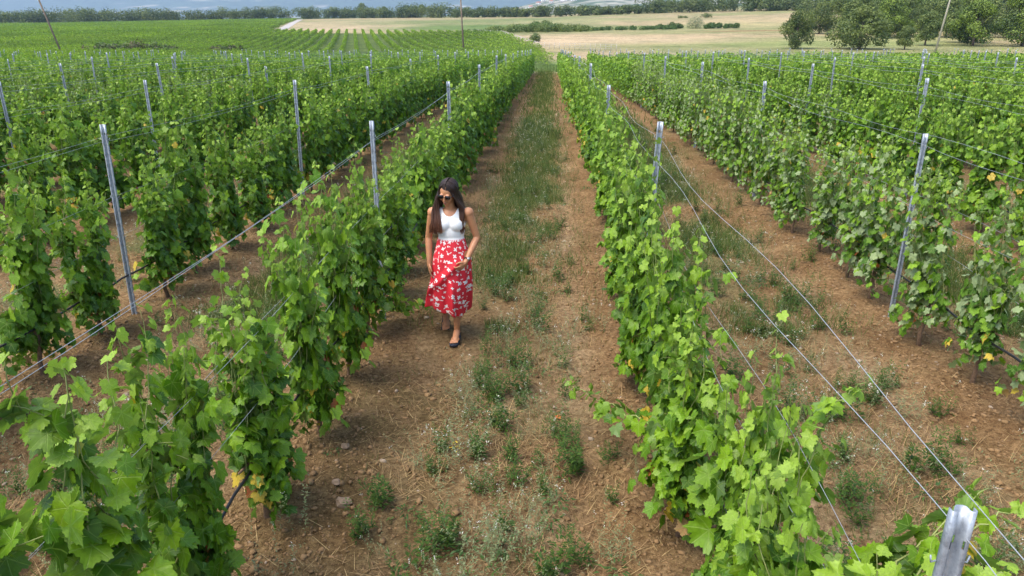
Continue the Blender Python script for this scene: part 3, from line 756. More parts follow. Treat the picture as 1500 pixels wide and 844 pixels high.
for (a, bq, kd, sc, lb) in WEEDS:
    w = weed_leaves(kd, r_, sc); V, F, C, U = leaves_geo(w[0], w[1], w[2], w[3], w[4], 'blade', r_)
    tag(link('weed', np_mesh('weed', V, F, m_weed, col=C), None, (a, bq, float(gz(a, bq)))), lb, 'weed', 'larger weeds in the lanes')

b_ = weed_leaves(1, r_, 1.35); n0 = len(b_[0]); yp = np.array([.02, .03, .30]) + r_.normal(0, .018, (16, 3)); b_ = [np.concatenate([b_[0], yp]), np.concatenate([b_[1], r_.normal(0, 1, (16, 3))]), np.concatenate([b_[2], r_.normal(0, 1, (16, 3))]), np.concatenate([b_[3], np.full(16, .011)]), np.concatenate([b_[4], np.tile([.75, .52, .02], (16, 1))])]
V, F, C, U = leaves_geo(*b_, 'blade', r_)
tag(link('weed', np_mesh('weed', V, F, m_weed, col=C), None, (-.58, 3.98, float(gz(-.58, 3.98)))), 'grey green weed with small yellow blossoms in the lane', 'weed', 'larger weeds in the lanes')
# clods and stones
ico = bmesh.new(); bmesh.ops.create_icosphere(ico, subdivisions=1, radius=1); IV = np.array([v.co[:] for v in ico.verts]); IF = np.array([[v.index for v in f.verts] for f in ico.faces]); ico.free()
def clods(n_, x, y, s, r_, name, mat, tint):
    sc = s[:, None]*r_.uniform(.6, 1.3, (n_, 3)); sc[:, 2] *= .65
    V = IV[None]*sc[:, None]*r_.uniform(.55, 1.3, (n_, len(IV), 1)) + np.stack([x, y, gz(x, y) + s*.2], -1)[:, None]
    F = (IF[None] + (np.arange(n_)*len(IV))[:, None, None]).reshape(-1, 3)
    return np_mesh(name, V.reshape(-1, 3), F, mat, col=np.repeat(tint, len(IV), 0))
m_clod = foliage_mat('soil_clod', 0.0, None, gloss=.95)
r_ = np.random.default_rng(21); n_ = 85000
x = r_.uniform(-4.6, 4.6, n_); y = 2.0 + 10*r_.random(n_)**1.35; dd = np.abs(((x-ROW0)/W + .5) - np.round((x-ROW0)/W + .5))*W
k = r_.random(n_) < np.exp(-(dd/.8)**2)*.9 + .10; x, y = x[k], y[k]; n_ = len(x)
s = .0066*np.exp(r_.normal(0, .62, n_)); s = np.minimum(s, .028)
tint = soilc*r_.uniform(.75, 1.3, (n_, 1)); pal = r_.random(n_) < .025; tint[pal] = np.array([.34, .26, .18])*r_.uniform(.8, 1.2, (pal.sum(), 1))
tag(link('soil_clods', clods(n_, x, y, s, r_, 'soil_clods', m_clod, tint)), 'loose clods and pebbles on the worked soil', 'clods', kind='stuff')
m_stone = plain('stone', (.27, .185, .115), .95, 0, .3, 30, .6)
def stone(a, bq, s, lb):
    bm = bmesh.new(); bmesh.ops.create_icosphere(bm, subdivisions=2, radius=1)
    rr = random.Random(int(a*100+bq*1000))
    for v in bm.verts:
        f = .7 + .5*rr.random(); v.co = Vector((v.co.x*s*1.25*f, v.co.y*s*f, v.co.z*s*.7*f))
    me = bpy.data.meshes.new('stone'); bm.to_mesh(me); bm.free(); me.materials.append(m_stone)
    tag(link('stone', me, None, (a, bq, float(gz(a, bq)) + s*.3), rr.random()*3), lb, 'stone', 'larger stones on the soil')
stone(-1.27, 3.80, .045, 'largest tan stone on the bare soil at the foot of the left row')
stone(-1.36, 3.98, .028, 'small stone just behind the largest tan stone')
stone(-1.42, 4.42, .030, 'flat pale stone close to the left row')
stone(.10, 3.30, .022, 'small pale stone low in the lane near the right row')
# fallen red leaf
L = [np.array([[0, 0, .02]]), np.array([[.1, -.2, 1.]]), np.array([[1., .3, 0]]), np.array([.035]), RED[None]*1.6]
V, F, C, U = leaves_geo(*L, 'hi', r_); tag(link('fallen_leaf', np_mesh('fallen_leaf', V, F, m_leaf_far, col=C), None, (.10, 4.98, float(gz(.10, 4.98)))), 'single fallen red leaf lying on the soil in the lane', 'leaf')

# ------------------------------------------------------------------ trees and bushes
m_tree = foliage_mat('tree_leaf', .22, None, gloss=.6)
m_trunk = plain('tree_bark', (.12, .09, .07), .95, 0, .3, 5)
def crown_leaves(r_, blobs, nl, sz, cA, cB):
    P, N_, C = [], [], []
    vol = np.array([b_[3]**2 for b_ in blobs]); vol = vol/vol.sum()
    for b_, w in zip(blobs, vol):
        m_ = int(nl*w); d = unit(r_.normal(0, 1, (m_, 3))); rad = b_[3]*r_.uniform(.62, 1.06, (m_, 1))
        p = np.array(b_[:3]) + d*rad*np.array([1, 1, .82]); P.append(p); N_.append(d + r_.normal(0, .45, (m_, 3)) + np.array([0, 0, .25]))
        u = np.clip(r_.normal(b_[4], .25, (m_, 1)), 0, 1); C.append(cA*(1-u) + cB*u)
    P = np.concatenate(P); return P, np.concatenate(N_), r_.normal(0, 1, P.shape), sz*r_.uniform(.6, 1.3, len(P)), np.concatenate(C)
def make_tree(seed, h, w, nl, sz, cA, cB, z_low=.02, nb_=34):
    r_ = np.random.default_rng(seed); blobs = []
    for i in range(nb_):
        t = r_.random(); z = h*(z_low + .10 + (.88 - z_low - .10)*t); prof = (1 - max(0, t-.25)**2*1.5)*(.86 + .14*min(1, t*4))
        a = r_.uniform(0, 6.28); rad = w*.5*prof*math.sqrt(r_.random())*.85
        br = w*r_.uniform(.10, .19); blobs.append((math.cos(a)*rad, math.sin(a)*rad, min(z, h-br*.8), br, r_.random()))
    tr = MB(); tr.tube([(0, 0, -.4), (.05*h/8, 0, h*.2), (0, .1, h*.45), (.1, 0, h*.75)], [h*.03, h*.024, h*.016, h*.006], 8)
    for b_ in blobs[::3]:
        q = h*.12 + b_[2]*.25; tr.tube([(0, 0, q), (b_[0]*.5, b_[1]*.5, (q+b_[2])*.5 + .1), b_[:3]], [h*.011, h*.007, h*.003], 5)
    L = crown_leaves(r_, blobs, nl, sz, cA, cB)
    V, F, C, U = leaves_geo(*L, 'lo', r_)
    return tr.mesh('trunk', m_trunk, True), np_mesh('crown', V, F, m_tree, col=C)
DK, OL, BR = np.array([.040, .072, .016]), np.array([.165, .205, .050]), np.array([.20, .28, .035])
tv = [make_tree(201, 8.0, 9.0, 7000, .17, DK, OL), make_tree(202, 8.0, 10.5, 7500, .17, DK, OL*1.15, .04), make_tree(203, 10.0, 11.0, 7500, .20, DK*1.1, BR, .06, 34), make_tree(204, 9.0, 10.0, 7000, .19, DK*1.2, OL*1.2, .06, 30)]
def put_tree(v, x, y, sx, sz_, lb, name='broadleaf_tree', grp='broadleaf trees beyond the vineyard', cat='tree'):
    root = empty(name, (x, y, float(G(x, y)) - .1), random.uniform(0, 6.28)); root.scale = (sx, sx, sz_)
    link('trunk', tv[v][0], root); link('crown', tv[v][1], root); tag(root, lb, cat, grp)
put_tree(0, 50.4, 160, .92, .98, 'rounded olive green tree standing alone in the dry field')
put_tree(1, 62.5, 158, 1.25, 1.06, 'wide dark spreading tree right of the lone rounded tree')
put_tree(3, 70.5, 156, .55, .52, 'small yellowish tree at the foot of the wide dark tree')
wood = [(78, 205, 3, 1.0, 1.05), (86, 200, 2, 1.0, 1.0), (93, 208, 1, 1.2, 1.25), (100, 200, 3, 1.05, 1.1), (108, 206, 2, 1.0, 1.1), (113, 196, 1, 1.1, 1.15), (88, 224, 1, 1.3, 1.45), (101, 226, 2, 1.2, 1.25), (116, 224, 3, 1.3, 1.4), (128, 214, 1, 1.3, 1.35), (76, 222, 1, 1.0, 1.1)]
wl_ = ['leftmost tree of the wood behind the dry strip', 'second tree from the left along the wood edge', 'third tree from the left along the wood edge', 'fourth tree from the left along the wood edge', 'fifth tree from the left along the wood edge',
       'sixth tree from the left along the wood edge', 'tall tree behind the second and third wood edge trees', 'tall tree behind the fourth wood edge tree', 'tall tree behind the fifth wood edge tree', 'tall tree behind the leaning right power pole', 'tree set back behind the left end of the wood']
for (a, bq, v, s1, s2), lb in zip(wood, wl_): put_tree(v, a, bq, s1, s2, lb)
rt = [(81, 170, 3, .80, .80, 'pale olive tree just right of the leaning right pole'), (90, 168, 2, 1.0, .95, 'bright green tree between pale olive tree and the frame edge'), (99, 166, 2, 1.15, 1.25, 'tallest bright green tree at the right edge of the photo'), (94, 178, 1, 1.1, 1.35, 'dark tree behind the bright green trees'),
      (108, 172, 2, 1.2, 1.35, 'outer bright green tree cut by the right frame edge')]
for (a, bq, v, s1, s2, lb) in rt: put_tree(v, a, bq, s1, s2, lb)
# tree belt across the far side of the fields and thickets: a wood that reads as one mass
def belt():
    r_ = np.random.default_rng(77); out = [[] for _ in range(5)]
    line = [(-620, 570), (-441, 604), (-345, 636), (-188, 692), (-90, 610), (43, 530), (119, 474), (150, 440), (210, 400), (300, 360)]
    line = np.array(line, float); t = np.concatenate([[0], np.cumsum(np.hypot(*np.diff(line, axis=0).T))])
    nt = 900; wood_line = np.array([(88, 232), (97, 232), (118, 230), (150, 226), (190, 215), (240, 200)], float)
    wt = np.concatenate([[0], np.cumsum(np.hypot(*np.diff(wood_line, axis=0).T))])
    for i in range(120):
        s_ = r_.uniform(0, wt[-1]); x = np.interp(s_, wt, wood_line[:, 0]); y = np.interp(s_, wt, wood_line[:, 1]) + r_.uniform(0, 40); z = float(G(x, y)); h = r_.uniform(8.5, 12); tone = r_.random()
        if i % 3 == 0: y = np.interp(s_, wt, wood_line[:, 1]) + r_.uniform(0, 5); h *= .85
        blobs = [(r_.normal(0, h*.2), r_.normal(0, h*.2), h*r_.uniform(.18, .80), h*r_.uniform(.18, .27), tone*.5 + r_.random()*.5) for _ in range(9)]
        L = crown_leaves(r_, blobs, 1500, .26, DK*1.1, OL*(.8 + .6*tone))
        for j, a in enumerate(L): out[j].append(a + np.array([x, y, z]) if j == 0 else a)
    for i in range(nt):
        s_ = r_.uniform(0, t[-1]); x = np.interp(s_, t, line[:, 0]); y = np.interp(s_, t, line[:, 1]) + abs(r_.normal(0, 16)) + r_.uniform(0, 8)
        if r_.random() < .35: y = np.interp(s_, t, line[:, 1]) + r_.uniform(0, 6)
        h = 1.15*(6.8 + 3.5*vnoise(x/45, y/45, 80))*r_.uniform(.7, 1.2) * (1.05 if x < -60 else 1.0)
        if x > 20: h *= .9
        if -75 < x < 60: h *= .72
        z = float(G(x, y)); tone = r_.random()
        blobs = [(r_.normal(0, h*.22), r_.normal(0, h*.22), h*r_.uniform(.15, .78), h*r_.uniform(.24, .34), tone*.6 + r_.random()*.4) for _ in range(6)]
        L = crown_leaves(r_, blobs, 260, .5, DK*1.2, OL*(.55 + .5*tone))
        for j, a in enumerate(L): out[j].append(a + np.array([x, y, z]) if j == 0 else a)
    L = [np.concatenate(q) for q in out]
    V, F, C, U = leaves_geo(*L, 'lo', r_); return np_mesh('woods', V, F, m_tree, col=C)
tag(link('woods', belt()), 'long belt of dark green trees along the far side of the fields', 'woods', kind='stuff')
def bush(name, x, y, w, d_, h, n_, lb, cA=DK, cB=OL, sz=.22, grp='bushes in the dry fields'):
    r_ = np.random.default_rng(int(abs(x*7) + y)); blobs = []
    for i in range(max(6, int(w*d_*.35), int(w*1.8))):
        a = r_.uniform(-.5, .5); b_ = r_.uniform(-.5, .5); hh = h*(1 - 1.6*a*a)*r_.uniform(.6, 1)
        blobs.append((a*w, b_*d_, hh*.42, max(hh*.55, .85), r_.random()))
    L = crown_leaves(r_, blobs, n_, sz, cA, cB); P = L[0]; P[:, 2] = np.maximum(P[:, 2], .0) + G(x + P[:, 0], y + P[:, 1]) - float(G(x, y))
    V, F, C, U = leaves_geo(*L, 'lo', r_); root = empty(name, (x, y, float(G(x, y))))
    mb = MB()
    for q in range(4): mb.tube([(r_.normal(0, w*.15), 0, -.2), (r_.normal(0, w*.2), r_.normal(0, .3), h*.5)], [.05, .02], 5)
    link('leaves', np_mesh('leaves', V, F, m_tree, col=C), root); link('stems', mb.mesh('stems', m_trunk), root); tag(root, lb, 'bush', grp)
GB = np.array([.07, .135, .03])
bush('bush', 43, 273, 6, 3.5, 2.7, 1500, 'small round green bush left of the pale willow', DK*1.5, GB)
bush('bush', 39.2, 275, 3.2, 2.5, 2.0, 700, 'smallest bush at the left end of the field bushes', DK*1.5, GB)
bush('bush', 56, 268, 8.5, 3.5, 2.6, 1800, 'long low green bush right of the pale willow', DK*1.5, GB)
bush('bush', 62, 268, 5.0, 3.5, 2.5, 1100, 'right end bush of the field bushes', DK*1.5, GB)
bush('willow_shrub', 49.6, 270, 3.4, 3, 5.4, 1300, 'pale grey green upright willow shrub between the field bushes', np.array([.14, .17, .09]), np.array([.24, .27, .15]), .16)
bush('thicket', -4, 262, 36, 10, 3.6, 9000, 'long dark thicket across the middle of the dry field', DK*1.6, OL*1.05)
bush('thicket', -2, 268, 14, 6, 4.0, 2600, 'brighter green hump in the middle of the long thicket', DK*2, GB*1.2)
bush('thicket', 27, 268, 32, 5, 1.7, 4200, 'low green hedge trailing right from the long thicket', DK*1.6, GB)
bush('bush', -24, 246, 12, 5, 1.9, 1500, 'dark green bramble at the far corner of the second vineyard block', DK*1.6, GB*.9)
bush('bush', -7, 330, 5, 4, 3.0, 700, 'lone bush in the pasture above the thicket, left one', DK*1.6, OL)
bush('bush', -1.5, 322, 6, 4, 3.2, 800, 'lone bush in the pasture above the thicket, right one', DK*1.6, OL)
bush('bush', 78, 392, 5, 4, 3.2, 500, 'small dark bush high in the dry field, right one of two', DK, OL)
bush('bush', 66, 396, 5, 4, 1.8, 400, 'small dark bush high in the dry field, left one of two', DK, OL)
bush('bush', -4.0, 196, 2.2, 2, 3.0, 500, 'small spiky young tree by the boundary fence', DK*1.5, OL)
BRN = np.array([.10, .085, .04])
bush('thicket', -77, 138, 18, 6, 3.4, 4200, 'dark brownish green thicket behind the left vine rows', DK*1.5, BRN)
bush('bush', -58, 134, 7, 5, 3.0, 1600, 'dark brownish bush at the right end of the left thicket', DK*1.3, BRN*.8)
# taller trees standing behind the belt
for (a, bq, s1, s2, lb) in [(-215, 880, 1.9, 1.9, 'tall rounded tree rising above the tree belt, left of the middle pole'), (-192, 890, 1.3, 1.4, 'smaller tree beside the tall rounded tree above the belt'), (-150, 900, 1.7, 1.6, 'broad tree above the tree belt just left of the middle pole'),
                           (-395, 640, 1.4, 1.45, 'tall tree above the belt behind the left power pole')]:
    put_tree(1, a, bq, s1, s2, lb)

# ------------------------------------------------------------------ power line
m_wood = plain('weathered_wood', (.20, .15, .11), .9, 0, .3, 3)
m_conc = plain('pole_concrete', (.34, .32, .24), .9, 0, .15, 3)
m_ins = plain('ceramic', (.55, .57, .60), .4, 0, .1, 10)
def pole(x, y, h, lean, mat, lb, ins=True):
    root = empty('power_pole', (x, y, float(G(x, y)))); root.rotation_euler = (0, lean, 0)
    mb = MB(); mb.tube([(0, 0, -1), (0, 0, h*.5), (0, 0, h)], [.19, .15, .12], 10); link('shaft', mb.mesh('shaft', mat, True), root)
    mb = MB(); mb.box((0, 0, h-.5), (.9, .05, .06)); mb.box((0, .0, h-1.6), (.12, .25, .25)); link('crossarm', mb.mesh('crossarm', mat), root)
    for s in (-.8, -.05, .8):
        mb = MB(); mb.tube([(s, 0, h-.44), (s, 0, h-.34), (s, 0, h-.30), (s, 0, h-.18)], [.03, .05, .09, .05], 8); link('insulator', mb.mesh('insulator', m_ins), root)
    tag(root, lb, 'utility pole', 'power poles of the overhead line'); return root
pole(-84.6, 128.6, 13.2, -.235, m_wood, 'leaning wooden power pole at the left behind the vines')
pole(-16.2, 143, 11.6, -.035, m_wood, 'nearly upright wooden power pole in the middle')
pole(70.2, 143, 14.5, .10, m_conc, 'pale pole leaning right in front of the wood')
m_cable = plain('cable', (.45, .47, .50), .6, .2, .1, 3)
def cable(a, b_, sag, r, lb):
    a, b_ = np.array(a, float), np.array(b_, float); t = np.linspace(0, 1, 40)[:, None]
    P = a*(1-t) + b_*t; P[:, 2] -= (4*sag*t*(1-t))[:, 0]; mb = MB(); mb.tube(P, r, 5)
    tag(link('power_cable', mb.mesh('power_cable', m_cable)), lb, 'cable', 'overhead power cables')
for k, w in ((-.8, 'left'), (.8, 'right')):
    cable((-84.6 - 3 + k, 128.6, 9.6), (-16.2 + k, 143, 8.5), 1.2, .022, 'overhead cable between the left and middle poles, %s strand' % w)
    cable((-16.2 + k, 143, 8.5), (70.2 + 1 + k, 143, 11.5), 1.6, .022, 'overhead cable between the middle and right poles, %s strand' % w)

# boundary fence
m_fpost = plain('fence_post', (.42, .38, .33), .8, 0, .2, 3)
fx = np.array([13.1, 6, -2.3, -8, -14.8, -24]); fy = np.array([152, 158, 164, 198, 234.8, 246])
t = np.concatenate([[0], np.cumsum(np.hypot(np.diff(fx), np.diff(fy)))]); q = np.arange(0, t[-1], 1.3)
froot = empty('boundary_fence', (13.1, 152, float(G(13.1, 152)))); px_, py_ = np.interp(q, t, fx), np.interp(q, t, fy)
pmesh = MB(); pmesh.box((0, 0, .65), (.045, .045, .75)); pmesh = pmesh.mesh('fence_post', m_fpost)
for a, bq in zip(px_, py_):
    o = link('fence_post', pmesh, froot, (a-13.1, bq-152, float(G(a, bq)) - float(G(13.1, 152))))
mb = MB()
for hh in (.5, .9, 1.3): mb.tube(np.stack([px_-13.1, py_-152, G(px_, py_) - float(G(13.1, 152)) + hh], -1), .014, 4)
link('fence_wire', mb.mesh('fence_wire', m_wire), froot)
tag(froot, 'low fence of thin posts along the dry field edge', 'fence')

# ------------------------------------------------------------------ village houses
m_white = plain('house_wall', (.78, .75, .70), .9, 0, .05, .5); m_roof = plain('roof_tiles', (.42, .16, .10), .9, 0, .15, .5); m_win = plain('window_glass', (.05, .06, .08), .3, 0, .1, 1)
def house(x, y, w, d_, h, lb, rz=0):
    z = float(hz_(np.array(x), np.array(y))) - 1.0; root = empty('house', (x, y, z), rz)
    mb = MB(); mb.box((0, 0, h/2), (w/2, d_/2, h/2)); link('wall', mb.mesh('wall', m_white), root)
    mb = MB(); e = .5; r0 = h + .02; V = [(-w/2-e, -d_/2-e, r0), (w/2+e, -d_/2-e, r0), (w/2+e, d_/2+e, r0), (-w/2-e, d_/2+e, r0), (-w/2+w*.2, 0, r0+d_*.30), (w/2-w*.2, 0, r0+d_*.30)]
    mb.add(V, [(0, 1, 5, 4), (2, 3, 4, 5), (3, 2, 1, 0)], [(1, 2, 5), (3, 0, 4)]); link('roof', mb.mesh('roof', m_roof), root)
    for s in (-.25, .25):
        mb = MB(); mb.box((s*w, -d_/2-.03, h*.55), (.7, .03, .8)); link('window', mb.mesh('window', m_win), root)
    tag(root, lb, 'house', 'village houses on the far hill')
VH = [(-173.1, 2140.4), (-146.1, 2141.7), (-131.1, 2142.2), (-112.4, 2144.4), (-89.7, 2143.3), (-54.2, 2148.0), (-22.4, 2348.5), (2.2, 2210.4), (34.9, 2097.2), (61.6, 2077.7), (-35.1, 2250.5), (-157.4, 2143.1)]
HN = ['leftmost white house with a red roof', 'long low white house, second from the left', 'small white house, third from the left', 'bright white house with red gable roof, fourth from left', 'white house low on the slope near the tree belt', 'white house with a red roof in mid village',
      'house high on the slope near the top edge', 'red roofed house right of the village middle', 'second house from the right in the village', 'rightmost house of the hillside village', 'half hidden house right of the low white one', 'house set above the two leftmost houses']
for (a, bq), lb in zip(VH, HN):
    house(a, bq, random.uniform(11, 17), 9, random.uniform(5, 7), lb, random.uniform(-.4, .4))

# ------------------------------------------------------------------ woman
def skin_mat():
    m, n, l, b, o = new_mat('tanned_skin'); tc = n.new('ShaderNodeTexCoord')
    f = noise(n, l, 14, 4, tc.outputs['Object'])
    l.new(ramp_out(n, l, f, [(.3, (.42, .185, .085)), (.7, (.52, .245, .125))]), b.inputs['Base Color'])
    b.inputs['Roughness'].default_value = .5; b.inputs['Subsurface Weight'].default_value = .12; b.inputs['Subsurface Radius'].default_value = (.02, .008, .004); b.inputs['Subsurface Scale'].default_value = .5
    return m
m_skin = skin_mat()
m_lip = plain('lips', (.36, .10, .08), .45, 0, .05, 10)
m_tank = plain('white_ribbed_cotton', (.80, .80, .79), .9, 0, .04, 60, .15)
m_dark = plain('sunglasses_black', (.010, .010, .012), .12, 0, 0, 1)
m_hair, n, l, b, o = new_mat('dark_brown_hair')
tc = n.new('ShaderNodeTexCoord'); sp = n.new('ShaderNodeSeparateXYZ'); l.new(tc.outputs['Object'], sp.inputs[0])
f = math_n(n, l, 'ADD', sp.outputs[2], math_n(n, l, 'MULTIPLY', noise(n, l, 30, 3, tc.outputs['Object']), .12))
l.new(ramp_out(n, l, f, [(0.0, (.075, .028, .014)), (1.0, (.02, .010, .008))]), b.inputs['Base Color']) if False else None
mr = n.new('ShaderNodeMapRange'); mr.inputs[1].default_value = 1.10; mr.inputs[2].default_value = 1.60; l.new(f, mr.inputs[0])
l.new(ramp_out(n, l, mr.outputs[0], [(0.0, (.17, .058, .024)), (.5, (.07, .028, .014)), (1.0, (.024, .012, .009))]), b.inputs['Base Color'])
b.inputs['Roughness'].default_value = .5
m_skirt, n, l, b, o = new_mat('red_floral_cloth')
uv = n.new('ShaderNodeUVMap'); uv.uv_map = 'uv'
def flowers(scale, petals, r0, amp, seed, thr):
    mp = n.new('ShaderNodeMapping'); mp.inputs['Location'].default_value = (seed, seed*.37, 0); l.new(uv.outputs[0], mp.inputs['Vector'])
    nz_ = n.new('ShaderNodeTexNoise'); nz_.inputs['Scale'].default_value = 60; l.new(mp.outputs[0], nz_.inputs['Vector'])
    add = n.new('ShaderNodeVectorMath'); add.operation = 'MULTIPLY_ADD'; l.new(nz_.outputs['Color'], add.inputs[0]); add.inputs[1].default_value = (.011, .011, 0); l.new(mp.outputs[0], add.inputs[2])
    vo = n.new('ShaderNodeTexVoronoi'); vo.voronoi_dimensions = '2D'; vo.inputs['Scale'].default_value = scale; vo.inputs['Randomness'].default_value = .62; l.new(add.outputs[0], vo.inputs['Vector'])
    sc_ = n.new('ShaderNodeVectorMath'); sc_.operation = 'SUBTRACT'; l.new(add.outputs[0], sc_.inputs[0]); l.new(vo.outputs['Position'], sc_.inputs[1])
    s = n.new('ShaderNodeSeparateXYZ'); l.new(sc_.outputs[0], s.inputs[0])
    ln = n.new('ShaderNodeVectorMath'); ln.operation = 'LENGTH'; l.new(sc_.outputs[0], ln.inputs[0])
    cs = n.new('ShaderNodeSeparateColor'); l.new(vo.outputs['Color'], cs.inputs[0])
    a = math_n(n, l, 'ADD', math_n(n, l, 'ARCTAN2', s.outputs[1], s.outputs[0]), math_n(n, l, 'MULTIPLY', cs.outputs[0], 6.28))
    q = math_n(n, l, 'MULTIPLY_ADD', math_n(n, l, 'COSINE', math_n(n, l, 'MULTIPLY', a, petals)), amp, r0)
    q = math_n(n, l, 'MULTIPLY', q, math_n(n, l, 'MULTIPLY_ADD', cs.outputs[1], .7, .62))
    return math_n(n, l, 'LESS_THAN', ln.outputs['Value'], q) if thr is None else math_n(n, l, 'MULTIPLY', math_n(n, l, 'LESS_THAN', ln.outputs['Value'], q), math_n(n, l, 'GREATER_THAN', cs.outputs[2], thr))
fa = flowers(14.5, 4, .0145, .005, 0.0, None); fb = flowers(21, 2, .007, .005, 3.3, .45)
mask = math_n(n, l, 'MAXIMUM', fa, fb)
l.new(mix(n, l, mask, (.64, .018, .036), (.80, .76, .74)), b.inputs['Base Color']); b.inputs['Roughness'].default_value = .75
m_sole = plain('sandal_navy', (.030, .036, .055), .8, 0, .3, 60)

def rot_xyz(ax, ay, az): return np.array((Matrix.Rotation(az, 3, 'Z') @ Matrix.Rotation(ay, 3, 'Y') @ Matrix.Rotation(ax, 3, 'X')))
HC = np.array([-.012, -.045, 1.505])                     # centre of the head
HR = rot_xyz(R(24), R(6), R(-13))                        # looking down towards the vines
def H_(p): return HC + HR @ np.array(p, float)
def ell(bm, c_, r_, M=None, sub=3):
    res = bmesh.ops.create_icosphere(bm, subdivisions=sub, radius=1.0)
    for v in res['verts']:
        p = np.array(v.co[:])*np.array(r_)
        if M is not None: p = M @ p
        v.co = Vector(p + np.array(c_))
def cap(bm, pts, rad, k=12):
    mb = MB(); P = np.array(pts, float); t = np.linspace(0, 1, len(P)); q = np.linspace(0, 1, (len(P)-1)*6+1)
    PP = np.stack([np.interp(q, t, P[:, i]) for i in range(3)], -1); rr = np.interp(q, t, rad)
    for _ in range(2): PP[1:-1] = (PP[:-2]+PP[1:-1]*2+PP[2:])/4
    mb.tube(PP, rr, k); V = np.concatenate(mb.v); vs = [bm.verts.new(v) for v in V]
    for f4 in mb.f4:
        for f in f4: bm.faces.new([vs[i] for i in f])
    for f3 in mb.f3:
        for f in f3:
            try: bm.faces.new([vs[i] for i in f])
            except ValueError: pass
    ell(bm, PP[0], (rr[0],)*3, None, 2); ell(bm, PP[-1], (rr[-1],)*3, None, 2)
def remeshed(bm, name, voxel, mat, smooth=3):
    me = bpy.data.meshes.new(name + '_src'); bm.to_mesh(me); bm.free()
    o = bpy.data.objects.new(name + '_src', me); COL.objects.link(o)
    m = o.modifiers.new('r', 'REMESH'); m.mode = 'VOXEL'; m.voxel_size = voxel; m.use_smooth_shade = True
    if smooth: s = o.modifiers.new('s', 'SMOOTH'); s.iterations = smooth; s.factor = .5
    dg = bpy.context.evaluated_depsgraph_get(); out = bpy.data.meshes.new_from_object(o.evaluated_get(dg)); out.name = name
    bpy.data.objects.remove(o); bpy.data.meshes.remove(me)
    out.materials.clear(); out.materials.append(mat)
    for p in out.polygons: p.use_smooth = True
    return out
SHR, SHL = np.array([-.168, .005, 1.300]), np.array([.168, .005, 1.300])
ELR, WRR = np.array([-.222, .035, 1.045]), np.array([-.215, -.045, .815])
ELL, WRL = np.array([.245, .030, 1.050]), np.array([.155, -.150, .865])
def torso(bm, g=0.0, waist_only=False):
    ell(bm, (0, .005, 1.225), (.140+g, .092+g, .135+g)); ell(bm, (0, 0, 1.12), (.122+g, .088+g, .12+g)); ell(bm, (0, .0, 1.02), (.122+g, .090+g, .12+g))
    for s in (-1, 1): ell(bm, (s*.058, -.050, 1.200), (.064+g, .056+g, .066+g)); ell(bm, (s*.10, .012, 1.295), (.075+g, .05+g, .045+g))
    ell(bm, (0, .01, .90), (.165+g, .118+g, .14+g))
bm = bmesh.new(); torso(bm)
for s in (-1, 1): ell(bm, (s*.075, .045, .86), (.088, .085, .10))
cap(bm, [(0, .01, 1.32), (-.004, -.01, 1.38), H_((0, .01, -.05))], [.060, .047, .050])
# head: skull, face, jaw, nose, brow, cheeks, lips area, ears
ell(bm, H_((0, .012, .022)), (.073, .092, .088), HR); ell(bm, H_((0, -.028, -.028)), (.058, .060, .078), HR); ell(bm, H_((0, -.060, -.086)), (.026, .024, .022), HR)
cap(bm, [H_((0, -.088, .012)), H_((0, -.104, -.020))], [.009, .0125], 8); ell(bm, H_((0, -.100, -.024)), (.016, .012, .009), HR)
for s in (-1, 1):
    ell(bm, H_((s*.034, -.066, -.022)), (.024, .022, .024), HR); ell(bm, H_((s*.074, .010, -.012)), (.008, .018, .030), HR); ell(bm, H_((s*.028, -.078, .026)), (.022, .012, .008), HR)
cap(bm, [H_((-.018, -.083, -.054)), H_((0, -.090, -.052)), H_((.018, -.083, -.054))], [.006, .009, .006], 8)
cap(bm, [H_((-.014, -.081, -.063)), H_((0, -.087, -.064)), H_((.014, -.081, -.063))], [.006, .009, .006], 8)
# arms
for sh, el, wr in ((SHR, ELR, WRR), (SHL, ELL, WRL)):
    ell(bm, sh, (.052, .050, .052)); mid = sh*.55 + el*.45
    cap(bm, [sh, mid, el], [.047, .042, .034]); f1_ = el*.7 + wr*.3
    cap(bm, [el, f1_, wr], [.034, .035, .022])
def hand(bm, wr, d, side, palm, curl, spread=.16):
    """d: hand direction; side: towards the thumb; palm: palm normal"""
    d, side = unit(np.array(d, float)), unit(np.array(side, float)); side = unit(side - d*(side@d)); palm = unit(np.cross(d, side))*palm
    M = np.stack([side, palm, d], 1)
    ell(bm, wr + d*.048, (.036, .015, .048), M, 3); cap(bm, [wr, wr + d*.03], [.022, .024], 10)
    for k, (off, ln_, rd) in enumerate(((.027, .070, .0082), (.009, .079, .0085), (-.009, .073, .0082), (-.026, .058, .0072))):
        p = wr + d*.078 + side*off; dd = unit(d + side*off*spread*6); pts = [p]; a = 0
        for seg in (.45, .30, .25):
            a += curl; v = dd*math.cos(a) + palm*math.sin(a); pts.append(pts[-1] + v*ln_*seg)
        cap(bm, pts, [rd, rd*.97, rd*.9, rd*.8], 8)
    p = wr + d*.028 + side*.026; v1 = unit(side*.75 + d*.75 + palm*.25); v2 = unit(side*.25 + d + palm*.35)
    cap(bm, [p, p + v1*.035, p + v1*.035 + v2*.030], [.012, .010, .008], 8)
hand(bm, WRR, (.02, -.10, -1), (.25, -1, -.1), -1, .20)
hand(bm, WRL, (-.62, -.30, -.75), (-.45, -.55, .62), 1, .55)
